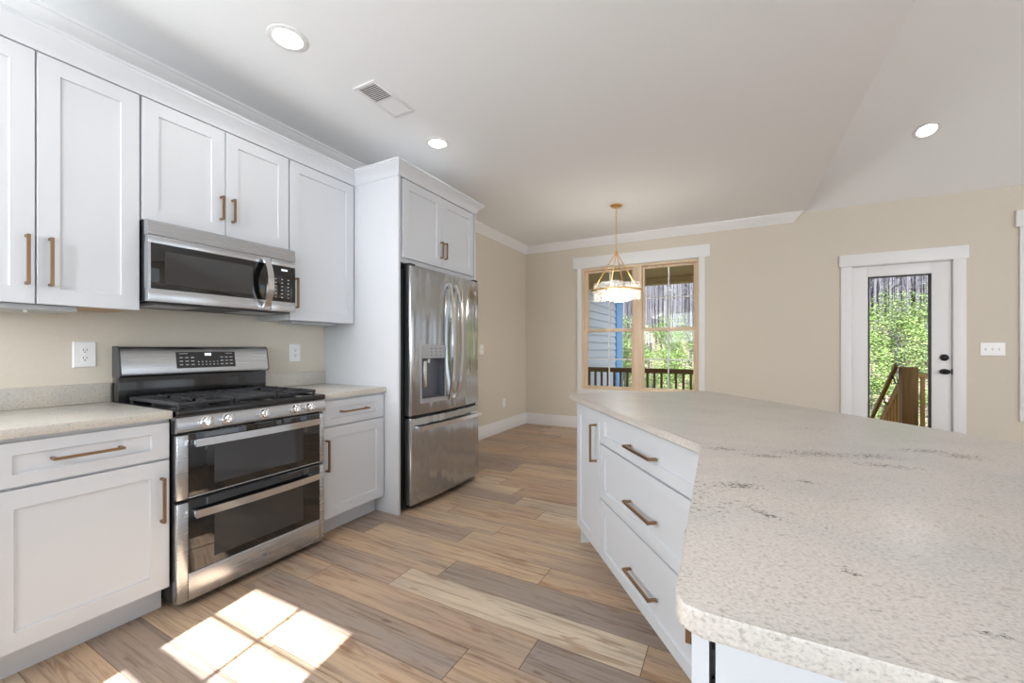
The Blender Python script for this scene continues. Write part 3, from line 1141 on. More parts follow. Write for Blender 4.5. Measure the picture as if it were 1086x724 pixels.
for i in range(3):
    for j in range(3):
        print_mark(0.258 + i * 0.028, 0.274 + i * 0.028, 1.083 + j * 0.020, 1.088 + j * 0.020)
        print_mark(0.468 + i * 0.026, 0.484 + i * 0.026, 1.083 + j * 0.020, 1.088 + j * 0.020)
for i in range(6):
    for j in range(2):
        print_mark(0.348 + i * 0.020, 0.355 + i * 0.020, 1.082 + j * 0.016, 1.087 + j * 0.016)
print_mark(0.258, 0.300, 1.147, 1.150)
print_mark(0.498, 0.535, 1.147, 1.150)
sg = MB()
for i in range(3):
    guard_patch(sg, 0.386 + i * 0.012, 0.395 + i * 0.012, 1.136, 1.150, 0.0021, 0.0006)
tag(sg.build('clock_digits', emit('clock_segments', (0.85, 0.9, 1.0), 0.9), dsp, smooth=0), 'lit clock digits')


def badge(parent, x, y, z, r, mat='badgegrey'):
    """round maker's roundel: disc, rim and script letters"""
    o = MB().lathe([(r, 0), (r, -0.0012), (r * 0.94, -0.0020), (r * 0.84, -0.0020), (r * 0.80, -0.0012), (0, -0.0012)], (x, y, z), 36, 'y').build('badge', mat, parent)
    L = lettering('GE', r * 1.05)
    L.xform(Matrix.Translation((x, y - 0.0016, z)))
    L.build('badge_letters', 'case', o, smooth=0)
    return o


badge(rg, 1.284 - YR, -0.0002, 0.094, 0.018)

# ------------------------------------------------------------------ microwave
XM, YM, WM = -2.440, 0.900, 0.746
mw = thing('microwave', 'stainless over-the-range microwave with black glass door', 'microwave', (XM, YM, 0), RZL)
DM = XM - XW - 0.004
mb_ = MB().box(0.003, WM - 0.003, 0.042, DM, 1.408, 1.7995, 0.002)
mb_.build('case', 'darkcase', mw)
tb = MB()
pv = [(0.042, 1.722), (0.004, 1.722), (0.0, 1.726), (0.004, 1.790), (0.010, 1.797), (0.042, 1.797)]
tb.loops([[(x, y, z) for y, z in pv] for x in (0.0, WM)])
tb.build('top_vent_band', 'steel', mw)
DXE = 0.588
dr = MB()
dr.box(0.0, DXE, 0.0, 0.040, 1.684, 1.7205, 0.002).box(0.0, DXE, 0.0, 0.040, 1.405, 1.466, 0.002)
dr.box(0.0, 0.010, 0.0, 0.040, 1.466, 1.684).box(0.010, DXE, 0.008, 0.040, 1.466, 1.684)
md = dr.build('door', 'steel', mw)
MB().box(0.0105, DXE, 0.0005, 0.0075, 1.4665, 1.6835, 0.001).build('door_glass', 'blackglass', md)
tag(MB().box(0.066, 0.480, -0.0004, 0.0004, 1.492, 1.652).build('viewing_window', 'greyglass', md), 'grey perforated viewing window')
hp = [(0.552, 0.0 - 0.006 - 0.052 * math.sin(math.pi * i / 16) ** 0.75, 1.418 + (1.712 - 1.418) * i / 16) for i in range(17)]
h = MB().bar(hp, 0.036, 0.014, (0, -1, 0.001))
h.build('door_handle', 'chrome', md)
cp = MB()
cp.box(DXE + 0.003, WM, 0.0, 0.040, 1.684, 1.7205, 0.002).box(DXE + 0.003, WM, 0.0, 0.040, 1.405, 1.466, 0.002).box(DXE + 0.003, WM, 0.006, 0.040, 1.466, 1.684)
co = cp.build('control_panel', 'steel', mw)
kp = MB().box(DXE + 0.003, WM - 0.001, 0.0005, 0.0055, 1.4665, 1.6835, 0.001).build('keypad', 'blackglass', co)
for i in range(3):
    for j in range(6):
        x = DXE + 0.030 + i * 0.040
        z = 1.492 + j * 0.022
        MB().box(x - 0.005, x + 0.005, -0.0003, 0.0005, z - 0.0025, z + 0.0025).build('button_print', 'markings', kp, smooth=0)
mk = MB()
for i in range(4):
    mk.box(DXE + 0.066 + i * 0.010, DXE + 0.073 + i * 0.010, -0.0003, 0.0005, 1.655, 1.666)
tag(mk.build('clock_digits', bpy.data.materials['clock_segments'], kp, smooth=0), 'lit clock digits')
un = MB()
un.box(0.02, WM - 0.02, 0.03, DM - 0.02, 1.398, 1.4075)
ub = un.build('underside', 'darkcase', mw)
for x0_, x1_ in ((0.06, 0.26), (WM - 0.26, WM - 0.06)):
    gmesh = MB()
    gmesh.box(x0_, x1_, 0.10, 0.30, 1.3955, 1.3975)
    for i in range(9):
        gmesh.box(x0_ + 0.01, x1_ - 0.01, 0.112 + i * 0.02, 0.120 + i * 0.02, 1.3945, 1.3955)
    gmesh.build('grease_filter', 'silverplastic', ub, smooth=0)

# ------------------------------------------------------------------ refrigerator
XF, YF, WF = -2.022, 2.244, 0.890
rf = thing('refrigerator', 'stainless french-door refrigerator with ice dispenser and bottom freezer drawer', 'refrigerator', (XF, YF, 0), RZL)
DRF = XF - XW - 0.03
MB().box(-0.035, WF - 0.004, 0.075, DRF, 0.025, 1.752, 0.003).build('cabinet_body', 'darkcase', rf)
for a in (0.04, WF - 0.06):
    for c in (0.14, DRF - 0.1):
        MB().cyl((a, c, 0), (a, c, 0.03), 0.02, 12).build('levelling_foot', 'blackmat', rf)


def bulge(x, amount=0.030):
    t = (x / WF) * 2 - 1
    return -amount * (1 - t * t)


def curved_slab(x0, x1, z0, z1, thick=0.060, n=16, edge=0.010):
    """door slab whose front follows the bow of the appliance front, edges rounded"""
    rings = []
    for i in range(n + 1):
        x = x0 + (x1 - x0) * i / n
        rings.append(x)
    b = MB()
    steps = [(z0, 0.006), (z0 + 0.004, 0.001), (z0 + 0.010, 0.0), (z1 - 0.010, 0.0), (z1 - 0.004, 0.001), (z1, 0.006)]
    loops = []
    xs = [x0, x0 + 0.002, x0 + 0.006] + [x0 + edge + (x1 - x0 - 2 * edge) * i / n for i in range(n + 1)] + [x1 - 0.006, x1 - 0.002, x1]
    off = [0.010, 0.004, 0.001] + [0] * (n + 1) + [0.001, 0.004, 0.010]
    for z, s in steps:
        front = [(x, bulge(x) + o + s, z) for x, o in zip(xs, off)]
        loops.append(front + [(x1, thick, z), (x0, thick, z)])
    b.loops(loops)
    return b


SP = 0.447
ZD0, ZD1 = 0.690, 1.772
dl = curved_slab(0.0, SP - 0.002, ZD0, ZD1).build('fresh_food_door', 'steel_v', rf)
DX0, DX1 = 0.088, 0.362
cut = MB().box(DX0 + 0.012, DX1 - 0.012, -0.2, 0.030, 0.805, 1.105).build('recess_cutter', 'steel_v', rf)
bm_ = dl.modifiers.new('recess', 'BOOLEAN')
bm_.operation = 'DIFFERENCE'
bm_.solver = 'EXACT'
bm_.object = cut
bpy.context.view_layer.update()
ev = dl.evaluated_get(bpy.context.evaluated_depsgraph_get())
me = bpy.data.meshes.new_from_object(ev)
dl.modifiers.clear()
dl.data = me
for p in me.polygons:
    p.use_smooth = True
me.set_sharp_from_angle(angle=R(35))
bpy.data.objects.remove(cut)
tag(dl, 'left refrigerator door with the dispenser')
dr_ = curved_slab(SP + 0.002, WF, ZD0, ZD1).build('fresh_food_door', 'steel_v', rf)
tag(dr_, 'plain right refrigerator door')
fz = curved_slab(0.0, WF, 0.048, 0.672).build('freezer_drawer', 'steel_v', rf)
MB().box(0.02, WF - 0.02, 0.03, 0.07, 0.028, 0.046).build('kick_grille', 'black', rf)
MB().box(0.01, WF - 0.012, 0.024, 0.07, 0.673, 0.689).build('door_gasket', 'black', rf)
for a in (-0.002, WF - 0.06):
    MB().box(a, a + 0.062, 0.012, 0.09, 1.7725, 1.792, 0.004).build('hinge_cover', 'darkcase', rf)


def bow_handle(parent, x, lean):
    pts = []
    n = 20
    for i in range(n + 1):
        t = i / n
        s = math.sin(math.pi * t) ** 0.6
        pts.append((x + lean * 0.012 * s, bulge(x) - 0.004 - 0.058 * s, 0.775 + (1.690 - 0.775) * t))
    b = MB().bar(pts, 0.030, 0.018, (0, -1, 0.001))
    for z in (0.782, 1.683):
        b.box(x - 0.012, x + 0.012, bulge(x) - 0.016, bulge(x) + 0.002, z - 0.014, z + 0.014, 0.003)
    return b.build('door_handle', 'chrome', parent)


bow_handle(dl, SP - 0.042, -1)
bow_handle(dr_, SP + 0.042, 1)
n = 14
pts = [(0.045 + (WF - 0.09) * i / n, bulge(0.045 + (WF - 0.09) * i / n) - 0.048, 0.600) for i in range(n + 1)]
b = MB().bar(pts, 0.014, 0.030)
for x in (0.055, WF - 0.055):
    b.box(x - 0.010, x + 0.010, bulge(x) - 0.050, bulge(x) + 0.002, 0.588, 0.612, 0.002)
b.build('drawer_handle', 'chrome', fz)
# dispenser: raised bezel, control band, dark recess, paddle, drip tray
dx0_, dx1_ = 0.088, 0.362
f = lambda x, o: bulge(x) - o
bz = MB()


def strip(mb, x0, x1, z0, z1, o0, o1, n=6):
    a, c = [], []
    for i in range(n + 1):
        x = x0 + (x1 - x0) * i / n
        a.append((x, f(x, o0)))
        c.append((x, f(x, o1)))
    poly = a + list(reversed(c))
    mb.loops([[(x, y, z0) for x, y in poly], [(x, y, z1) for x, y in poly]])


strip(bz, dx0_, dx1_, 1.105, 1.205, -0.004, 0.006)
strip(bz, dx0_, dx1_, 0.775, 0.805, -0.004, 0.012)
strip(bz, dx0_, dx0_ + 0.012, 0.805, 1.105, -0.004, 0.005, 2)
strip(bz, dx1_ - 0.012, dx1_, 0.805, 1.105, -0.004, 0.005, 2)
di = bz.build('ice_dispenser', 'silverplastic', dl)
rc = MB()
rx0, rx1 = dx0_ + 0.0125, dx1_ - 0.0125
rc.box(rx0, rx1, 0.024, 0.0295, 0.8055, 1.1045).box(rx0, rx0 + 0.003, -0.018, 0.024, 0.8055, 1.1045).box(rx1 - 0.003, rx1, -0.024, 0.024, 0.8055, 1.1045)
rc.box(rx0 + 0.003, rx1 - 0.003, -0.022, 0.024, 1.100, 1.1045).box(rx0 + 0.003, rx1 - 0.003, -0.022, 0.024, 0.8055, 0.812)
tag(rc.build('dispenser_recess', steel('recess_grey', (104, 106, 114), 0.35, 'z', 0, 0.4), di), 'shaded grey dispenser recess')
pd_ = MB().box(dx0_ + 0.045, dx0_ + 0.085, -0.004, 0.010, 0.885, 1.085, 0.006)
pd_.build('dispenser_paddle', 'chrome', di)
MB().cyl((0.19, -0.006, 1.070), (0.19, -0.006, 1.0995), 0.008, 12).build('water_spout', 'plate', di)
for i in range(3):
    for j in range(3):
        sm = MB()
        strip(sm, dx0_ + 0.10 + i * 0.05, dx0_ + 0.118 + i * 0.05, 1.125 + j * 0.024, 1.130 + j * 0.024, 0.005, 0.0066, 1)
        sm.build('button_print', 'case', di, smooth=0)
badge(dr_, WF - 0.075, bulge(WF - 0.075) - 0.0005, 1.665, 0.020)

# ------------------------------------------------------------------ island (boomerang plan: an angled wing and a straight wing)
DV, NV, CF = Vector((0.6, -0.8)), Vector((0.8, 0.6)), 0.762
pt = lambda s, c: (DV.x * s + NV.x * c, DV.y * s + NV.y * c)
XI, YI = -0.0405, 0.512              # left face and near face of the straight wing
RZI = math.atan2(-0.8, 0.6)


def rounded(poly, radii, n=6):
    out = []
    m = len(poly)
    for i in range(m):
        p = Vector(poly[i]); a = Vector(poly[i - 1]); c = Vector(poly[(i + 1) % m])
        r = radii[i]
        if not r:
            out.append(tuple(p)); continue
        d0, d1_ = (a - p).normalized(), (c - p).normalized()
        ang = d0.angle(d1_)
        t = r / math.tan(ang / 2)
        q0, q1 = p + d0 * t, p + d1_ * t
        ctr = p + (d0 + d1_).normalized() * (r / math.sin(ang / 2))
        a0 = math.atan2(q0.y - ctr.y, q0.x - ctr.x); a1 = math.atan2(q1.y - ctr.y, q1.x - ctr.x)
        da = (a1 - a0 + math.pi) % (2 * math.pi) - math.pi
        for k in range(n + 1):
            out.append((ctr.x + r * math.cos(a0 + da * k / n), ctr.y + r * math.sin(a0 + da * k / n)))
    return out


cL, cR, sF = 0.738, 1.700, -2.500
xl, xr_, yf = -0.0575, 0.880, 0.488
P1 = pt(sF, cL)
P2 = pt(sF, cR)
Bc = (-0.076, (cL + 0.8 * 0.076) / 0.6)
Oc = (xr_, (cR - 0.8 * xr_) / 0.6)
poly = [P1, Bc, (xl, yf), (xr_, yf), Oc, P2]
poly = rounded(poly, [0.045, 0, 0.030, 0.030, 0, 0.045])
ic = MB().prism(poly, 0.866, 0.8955, 0.004, 3).build('island_countertop', 'granite')
tag(ic, 'pale speckled granite countertop covering the bent kitchen island', 'countertop')


def isl(label, s0, s1):
    x, y = pt(s0, CF)
    return base_cabinet('island_cabinet', label, (x, y, 0), RZI, s1 - s0, 0.60, toe=0.075)


t = isl('narrow white island cabinet with one door at the far end of the island', -2.395, -2.014)
d = shaker('door', t, 0.006, 0.377, 0.118, 0.853, 0.058)
handle(d, (0.337, 0, 0.585), (0.337, 0, 0.783), 0.034)
MB().box(-0.012, 0.0, 0.03, 0.60, 0.0, 0.865).build('end_panel', 'cab', t, smooth=0)
s0, s1 = -2.0135, -1.0855
t = isl('white island drawer bank with three drawers facing the range', s0, s1)
for z0_, z1_, hz in ((0.697, 0.853, 0.766), (0.417, 0.689, 0.530), (0.118, 0.409, 0.243)):
    d = shaker('drawer', t, 0.004, s1 - s0 - 0.006, z0_, z1_, 0.060, rail=0.046)
    handle(d, (0.362, 0.0, hz), (0.590, 0.0, hz), 0.032)
# the straight wing, near the camera
t = base_cabinet('island_cabinet', 'white island cabinet under the near counter edge, doors turned to the range', (XI, 1.312, 0), R(-90), 0.752, 0.60, toe=0.075)
d = shaker('door', t, 0.004, 0.476, 0.118, 0.853, 0.058)
handle(d, (0.447, 0, 0.643), (0.447, 0, 0.843), 0.026)
d = shaker('door', t, 0.482, 0.750, 0.118, 0.853, 0.058)
handle(d, (0.512, 0, 0.652), (0.512, 0, 0.852), 0.028)
MB().box(0.7525, 0.800, 0.0, 0.018, 0.0, 0.8655).build('corner_stile', 'cab', t, smooth=0)
t = thing('island_end_panel', 'white framed panel closing the near end of the island', 'panel', (XI + 0.0245, YI, 0), 0)
d = shaker('panel_board', t, 0.0, 0.86, 0.0, 0.8655, 0.021, rail=0.06, rec=0.012)
for z in (0.60, 0.72, 0.80, 0.845):
    tag(MB().box(-0.004, 0.0, 0.004, 0.011, z - 0.006, z + 0.006, 0.001).build('panel_clip', 'hardware', t), 'small black panel clip')
tag(MB().box(-0.0062, -0.0003, 0.012, 0.044, 0.05, 0.8655).build('gap_shade_strip', 'blackmat', t, smooth=0), 'black strip standing in for shade in the gap beside the panel')  # black strip imitates the darkness inside the narrow gap
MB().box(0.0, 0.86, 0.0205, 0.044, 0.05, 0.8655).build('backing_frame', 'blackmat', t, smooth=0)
# seating-side back panels carrying the overhang
x, y = pt(-2.395, CF + 0.601)
t = thing('island_back_panel', 'white back panel on the dining side of the angled island wing', 'panel', (x, y, 0), RZI)
MB().box(0.0, 1.55, 0.0, 0.02, 0.0, 0.865).build('panel_board', 'cab', t, smooth=0)


# ------------------------------------------------------------------ switches and outlets
def plate(name, label, loc, rz, w, h, cat, kind, gangs=1):
    t = thing(name, label, cat, loc, rz)
    MB().rings_xz(-w / 2, w / 2, -h / 2, h / 2, [(0, 0.0), (0, -0.003), (0.004, -0.006)]).build('cover_plate', 'plate', t)
    for g_ in range(gangs):
        gx = (g_ - (gangs - 1) / 2) * 0.046
        if kind == 'duplex':
            for dz in (-0.020, 0.020):
                r_ = MB().lathe([(0.0165, -0.0055), (0.0165, -0.0075), (0.014, -0.008), (0, -0.008)], (gx, 0, dz), 24, 'y').build('receptacle', 'plate', t)
                s_ = MB().box(gx - 0.0075, gx - 0.0050, -0.0085, -0.0078, dz - 0.001, dz + 0.008).box(gx + 0.0050, gx + 0.0075, -0.0085, -0.0078, dz - 0.001, dz + 0.008)
                s_.cyl((gx, -0.0078, dz - 0.008), (gx, -0.0085, dz - 0.008), 0.003, 10)
                tag(s_.build('contact_slots', 'slot', r_), 'dark contact slots')
        else:
            MB().box(gx - 0.006, gx + 0.006, -0.0075, -0.0055, -0.014, 0.014, 0.0008).build('switch_bezel', 'plate', t)
            sw = MB().box(gx - 0.0042, gx + 0.0042, -0.016, -0.0070, -0.003, 0.009, 0.001)
            sw.build('toggle', 'plate', t)
    return t


plate('wall_outlet', 'white two-gang plate with a duplex outlet left of the range', (XW + 0.0005, 0.801, 1.148), RZL, 0.086, 0.128, 'outlet', 'duplex')
plate('wall_outlet', 'white outlet plate right of the range above the short counter', (XW + 0.0005, 1.924, 1.145), RZL, 0.088, 0.128, 'outlet', 'duplex')
plate('wall_outlet', 'white outlet low on the dining room wall near the corner', (XW + 0.0005, 5.10, 0.400), RZL, 0.078, 0.120, 'outlet', 'duplex')
plate('light_switch', 'white light switch on the left wall just past the refrigerator', (XW + 0.0005, 4.51, 1.158), RZL, 0.078, 0.125, 'switch', 'toggle')
plate('light_switch', 'white triple light switch right of the glass door', (2.265, YN - 0.0005, 1.169), 0, 0.175, 0.128, 'switch', 'toggle', 3)


# ------------------------------------------------------------------ ceiling lights and vent
def can_light(label, loc, tilt=0.0, power=7, group=None):
    t = thing('recessed_light', label, 'light', loc, 0, group)
    t.rotation_euler = (tilt, 0, 0)
    MB().lathe([(0.062, 0.004), (0.066, -0.004), (0.072, -0.007), (0.092, -0.004), (0.094, 0.0), (0.094, 0.004)], (0, 0, 0), 40).build('trim_ring', 'vent', t)
    MB().lathe([(0.064, 0.004), (0.064, -0.001), (0.05, -0.0035), (0, -0.004)], (0, 0, 0), 32).build('lens', 'lamp', t)
    ld = bpy.data.lights.new('recessed_light_beam', 'SPOT')
    ld.energy = power
    ld.spot_size = R(150)
    ld.spot_blend = 0.6
    ld.shadow_soft_size = 0.06
    ld.color = (1.0, 0.95, 0.89)
    lo = bpy.data.objects.new('beam', ld)
    COL.objects.link(lo)
    lo.parent = t
    lo.location = (0, 0, -0.012)
    return t


can_light('recessed ceiling light before the vent, in front of the range and microwave', (-1.99, 1.30, ZC))
can_light('recessed ceiling light beyond the vent, in front of the refrigerator', (-1.995, 2.51, ZC))
# the one on the sloping ceiling, found along its sight line
def vault_hit(px, py):
    a_ = math.atan(233.0 / FPX)
    fw = Vector((-math.sin(a_), math.cos(a_), 0)); rt = Vector((math.cos(a_), math.sin(a_), 0))
    r_ = fw + rt * ((px - 543) / FPX) + Vector((0, 0, (HORIZON - py) / FPX))
    tt = (ZC + YN * SLOPE - CAM_H) / (r_.z + SLOPE * r_.y)
    return Vector((0, 0, CAM_H)) + r_ * tt


can_light('recessed light in the sloping ceiling above the glass door', vault_hit(983, 138), -math.atan(SLOPE))
can_light('recessed ceiling light over the far left end of the wall counter', (-1.99, 0.09, ZC))

v = thing('ceiling_vent', 'white ceiling air vent with dark louvres between two recessed lights', 'vent', (-1.935, 1.91, ZC))
fr = MB()
fx, fy = 0.089, 0.175
for a, c, e, h in ((-fx, fx, -fy, -fy + 0.022), (-fx, fx, fy - 0.022, fy), (-fx, -fx + 0.022, -fy + 0.022, fy - 0.022), (fx - 0.022, fx, -fy + 0.022, fy - 0.022)):
    fr.box(a, c, e, h, -0.008, 0.0, 0.002)
fr.build('frame', 'vent', v)
MB().box(-fx + 0.02, fx - 0.02, -fy + 0.02, fy - 0.02, -0.0012, 0.0).build('duct_opening', 'ventdark', v)
MB().box(-fx + 0.022, fx - 0.022, -0.003, 0.003, -0.008, -0.001).build('divider', 'vent', v)
for half, tilt in ((-1, 1), (1, -1)):
    lv = MB()
    for i in range(10):
        y = half * (0.012 + i * 0.0148)
        a = R(38) * tilt
        w_, th = 0.0062, 0.0008
        p = [(-w_, -th), (w_, -th), (w_, th), (-w_, th)]
        pr = [(y + u_ * math.cos(a) - q * math.sin(a), -0.0052 + u_ * math.sin(a) * 0.55 + q * math.cos(a)) for u_, q in p]
        lv.loops([[(-fx + 0.022, yy, zz) for yy, zz in pr], [(fx - 0.022, yy, zz) for yy, zz in pr]])
    lv.build('louvres', 'vent', v, smooth=0)

# ------------------------------------------------------------------ pendant
PX, PY = -1.122, 4.528
pl = thing('pendant_light', 'gold ring pendant light with rippled glass shade in front of the window', 'light', (PX, PY, 0))
MB().lathe([(0.0, 0.0), (0.062, 0.0), (0.062, -0.010), (0.050, -0.022), (0.014, -0.026), (0.010, -0.036), (0.0, -0.036)], (0, 0, ZC), 32).build('canopy', 'gold', pl)
ch = MB()
z = ZC - 0.034
i = 0
while z > 2.245:
    ring = []
    for k in range(13):
        a = 2 * math.pi * k / 12
        u_, w_ = 0.0085 * math.cos(a), 0.017 * math.sin(a)
        ring.append((u_, 0, z - 0.017 + w_) if i % 2 == 0 else (0, u_, z - 0.017 + w_))
    ch.tube(ring, 0.0024, 5)
    z -= 0.028
    i += 1
ch.build('chain', 'gold', pl)
MB().lathe([(0, 0.03), (0.008, 0.028), (0.016, 0.012), (0.016, -0.012), (0.008, -0.022), (0, -0.024)], (0, 0, 2.222), 20).build('hub', 'gold', pl)
RR = 0.262
for k in range(4):
    a = math.pi / 2 * k + 0.55
    MB().cyl((0.012 * math.cos(a), 0.012 * math.sin(a), 2.215), (RR * math.cos(a), RR * math.sin(a), 1.812), 0.0055, 10).build('rod', 'gold', pl)
rb = MB()
rp = [(RR + 0.012, 1.800), (RR + 0.012, 1.816), (RR - 0.004, 1.816), (RR - 0.004, 1.800)]
n = 64
rings = [[(r_ * math.cos(2 * math.pi * k / n), r_ * math.sin(2 * math.pi * k / n), z_) for r_, z_ in rp] for k in range(n)]
rb.loops(rings + [rings[0]], False, False)
rb.build('ring', 'gold', pl)
random.seed(5)
NP = 10
for k in range(NP):
    odd = k % 2
    a0 = 2 * math.pi * (k - (0.08 if odd else -0.02)) / NP
    a1 = 2 * math.pi * (k + (1.08 if odd else 0.98)) / NP
    za = 1.716 + (0.010 if odd else -0.006)
    zb = 1.884 + (0.006 if odd else -0.010)
    rin = RR - 0.011 - (0.009 if odd else 0.0)
    gp = []
    for q in range(9):
        a = a0 + (a1 - a0) * q / 8
        c, s_ = math.cos(a), math.sin(a)
        jz = random.uniform(-0.003, 0.003)
        gp.append([(rin * c, rin * s_, za + jz), ((rin + 0.007) * c, (rin + 0.007) * s_, za + jz), ((rin + 0.007) * c, (rin + 0.007) * s_, zb + jz), (rin * c, rin * s_, zb + jz)])
    MB().loops(gp).build('glass_panel', 'ripple', pl)
sp = MB()
for k in range(4):
    a = math.pi / 2 * k + 0.55
    sp.cyl((0, 0, 1.808), (RR * math.cos(a), RR * math.sin(a), 1.808), 0.004, 8)
sp.lathe([(0, 0.02), (0.02, 0.016), (0.02, -0.016), (0, -0.02)], (0, 0, 1.808), 20)
sp.build('spokes', 'gold', pl)
for k in range(5):
    a = 2 * math.pi * k / 5 + 0.2
    bx, by = 0.165 * math.cos(a), 0.165 * math.sin(a)
    so = MB().cyl((bx, by, 1.775), (bx, by, 1.812), 0.013, 14).build('socket', 'gold', pl)
    MB().lathe([(0.008, 0.0), (0.011, -0.010), (0.017, -0.028), (0.015, -0.042), (0.007, -0.052), (0.0, -0.054)], (bx, by, 1.776), 18).build('bulb', 'bulb', so)
ld = bpy.data.lights.new('pendant_glow', 'POINT')
ld.energy = 12
ld.color = (1.0, 0.93, 0.83)
ld.shadow_soft_size = 0.10
lo = bpy.data.objects.new('glow', ld)
COL.objects.link(lo)
lo.parent = pl
lo.location = (0, 0, 1.775)

# ------------------------------------------------------------------ outside
# ground: level near the house, then a wooded bank
gm = bmesh.new()
nx, ny = 40, 48
random.seed(3)


def ground_z(x, y):
    z = -1.15
    if y > 15:
        z += 0.13 * (y - 15)
    if y > 58:
        z += 0.50 * (y - 58)
    return z + 0.10 * math.sin(x * 0.7 + y * 0.3) + 0.06 * math.sin(x * 1.9 - y * 0.8)


gv = [[gm.verts.new((-30 + 60 * i / nx, 6.0 + 64 * j / ny, ground_z(-30 + 60 * i / nx, 6.0 + 64 * j / ny))) for i in range(nx + 1)] for j in range(ny + 1)]
for j in range(ny):
    for i in range(nx):
        gm.faces.new((gv[j][i], gv[j][i + 1], gv[j + 1][i + 1], gv[j + 1][i]))
me = bpy.data.meshes.new('ground')
gm.to_mesh(me)
gm.free()
me.materials.append(M['litter'])
for p in me.polygons:
    p.use_smooth = True
go = bpy.data.objects.new('ground', me)
COL.objects.link(go)
go['kind'] = 'structure'
# foundation wall hiding the crawl space, porch deck and porch roof
structure(MB().box(XW - T, XE + T, YN, YN + T, -1.4, -0.301), 'foundation', 'concrete')
ZDK = -0.12
b = MB()
for i in range(17):
    b.box(-3.0, 4.4, 5.955 + i * 0.1225, 5.955 + i * 0.1225 + 0.117, ZDK - 0.03, ZDK)
structure(b, 'deck', 'deckpale')
structure(MB().box(-3.0, 0.9, 5.955, 8.14, 2.47, 2.56), 'porch_ceiling', 'porchceil')
structure(MB().box(-3.0, 0.9, 7.93, 8.10, 2.36, 2.469), 'porch_beam', 'porchceil')
# house wing with lap siding to the left of the porch
XS = -2.60
sd = MB()
lap = 0.165
z = -1.0
while z < 4.2:
    sd.loops([[(XS - 0.10, y, z), (XS, y, z), (XS - 0.030, y, z + lap), (XS - 0.10, y, z + lap)] for y in (5.955, 10.48)])
    z += lap
wg = structure(sd, 'wall_outside', 'siding', smooth=0)
structure(MB().box(-3.6, -2.08, 8.25, 11.6, 2.66, 2.86), 'wing_sun_block', 'concrete')  # slab added out of view to keep direct sun off the siding
structure(MB().box(XS - 0.12, XS + 0.018, 10.48, 11.12, -1.0, 4.2), 'trim_7', 'bluetrim')


# railings
def railing(name, label, x0, x1, y, mat='deckwood_x', zt=0.80, zb=-0.02, step=0.125, hgt=0.09):
    t = thing(name, label, 'railing', (x0, y, 0))
    L = x1 - x0
    MB().box(0, L, -0.045, 0.045, zt - hgt, zt, 0.004).build('top_rail', mat, t)
    MB().box(0, L, -0.02, 0.02, zb, zb + 0.04, 0.003).build('bottom_rail', mat, t)
    proto = None
    k = 0
    x = 0.06
    while x < L - 0.03:
        if proto is None:
            proto = MB().box(-0.019, 0.019, -0.019, 0.019, zb + 0.04, zt - hgt).build('baluster', mat, t)
            proto.location = (x, 0, 0)
        else:
            c = proto.copy()
            COL.objects.link(c)
            c.parent = t
            c.location = (x, 0, 0)
        x += step
    return t


railing('porch_railing', 'brown wooden porch railing behind the double window', XS + 0.02, 0.75, 8.0)
tag(MB().box(0.76, 0.90, 7.93, 8.07, ZDK, 2.359, 0.004).build('porch_post', 'deckwood'), 'brown wooden post carrying the porch roof corner', 'post')
# newel post and stair rail beyond the glass door
YP = 7.30
ps = MB().box(2.012, 2.172, YP, YP + 0.15, -1.0, 0.925, 0.006).build('newel_post', 'deckwood')
tag(ps, 'thick square wooden post at the head of the outside stairs', 'post')
tag(railing('deck_railing', 'wooden deck railing right of the thick stair post', 2.175, 3.9, YP + 0.075, 'deckpale', 0.84, 0.0, 0.155, 0.05), None)


def stair_rail(label, x):
    t = thing('stair_railing', label, 'railing', (x, YP + 0.15, 0))
    run, drop = 1.75, 1.40
    e = (0, run, -drop)
    top = 0.74
    MB().bar([(0, 0.06, top - drop * 0.06 / run), (0, run, top - drop)], 0.045, 0.11).build('top_rail', 'deckpale', t)
    MB().bar([(0, 0.09, -0.04 - drop * 0.09 / run), (0, run, -0.04 - drop)], 0.045, 0.20).build('stringer', 'deckpale', t)
    MB().bar([(-0.085, -0.05, top + 0.20), (-0.085, run, top + 0.16 - drop)], 0.04, 0.045).build('hand_rail', 'deckwood', t)
    br = MB()
    for q in (0.10, 0.52, 1.2):
        zz = top - drop * q / run
        br.tube([(0.0, q, zz + 0.03), (-0.05, q, zz + 0.03), (-0.085, q, zz + 0.15)], 0.010, 8)
    tag(br.build('rail_bracket', 'hardware', t), 'black hand rail bracket')
    k = 0.12
    while k < run - 0.03:
        zz = -drop * k / run
        MB().box(-0.018, 0.018, k - 0.018, k + 0.018, zz - 0.0, zz + top - 0.05).build('baluster', 'deckpale', t)
        k += 0.125
    return t


stair_rail('pale wooden stair railing running down from the thick post, black brackets', 2.060)
# steps going down away from the door
for i in range(5):
    s_ = MB().box(1.10, 2.03, YP + 0.16 + i * 0.27, YP + 0.16 + i * 0.27 + 0.29, ZDK - 0.19 * (i + 1) - 0.04, ZDK - 0.19 * (i + 1), 0.004).build('stair_tread', 'deckpale')
    tag(s_, 'pale wooden step of the outside stairs', 'step', 'outside stair steps')

# woods
random.seed(21)


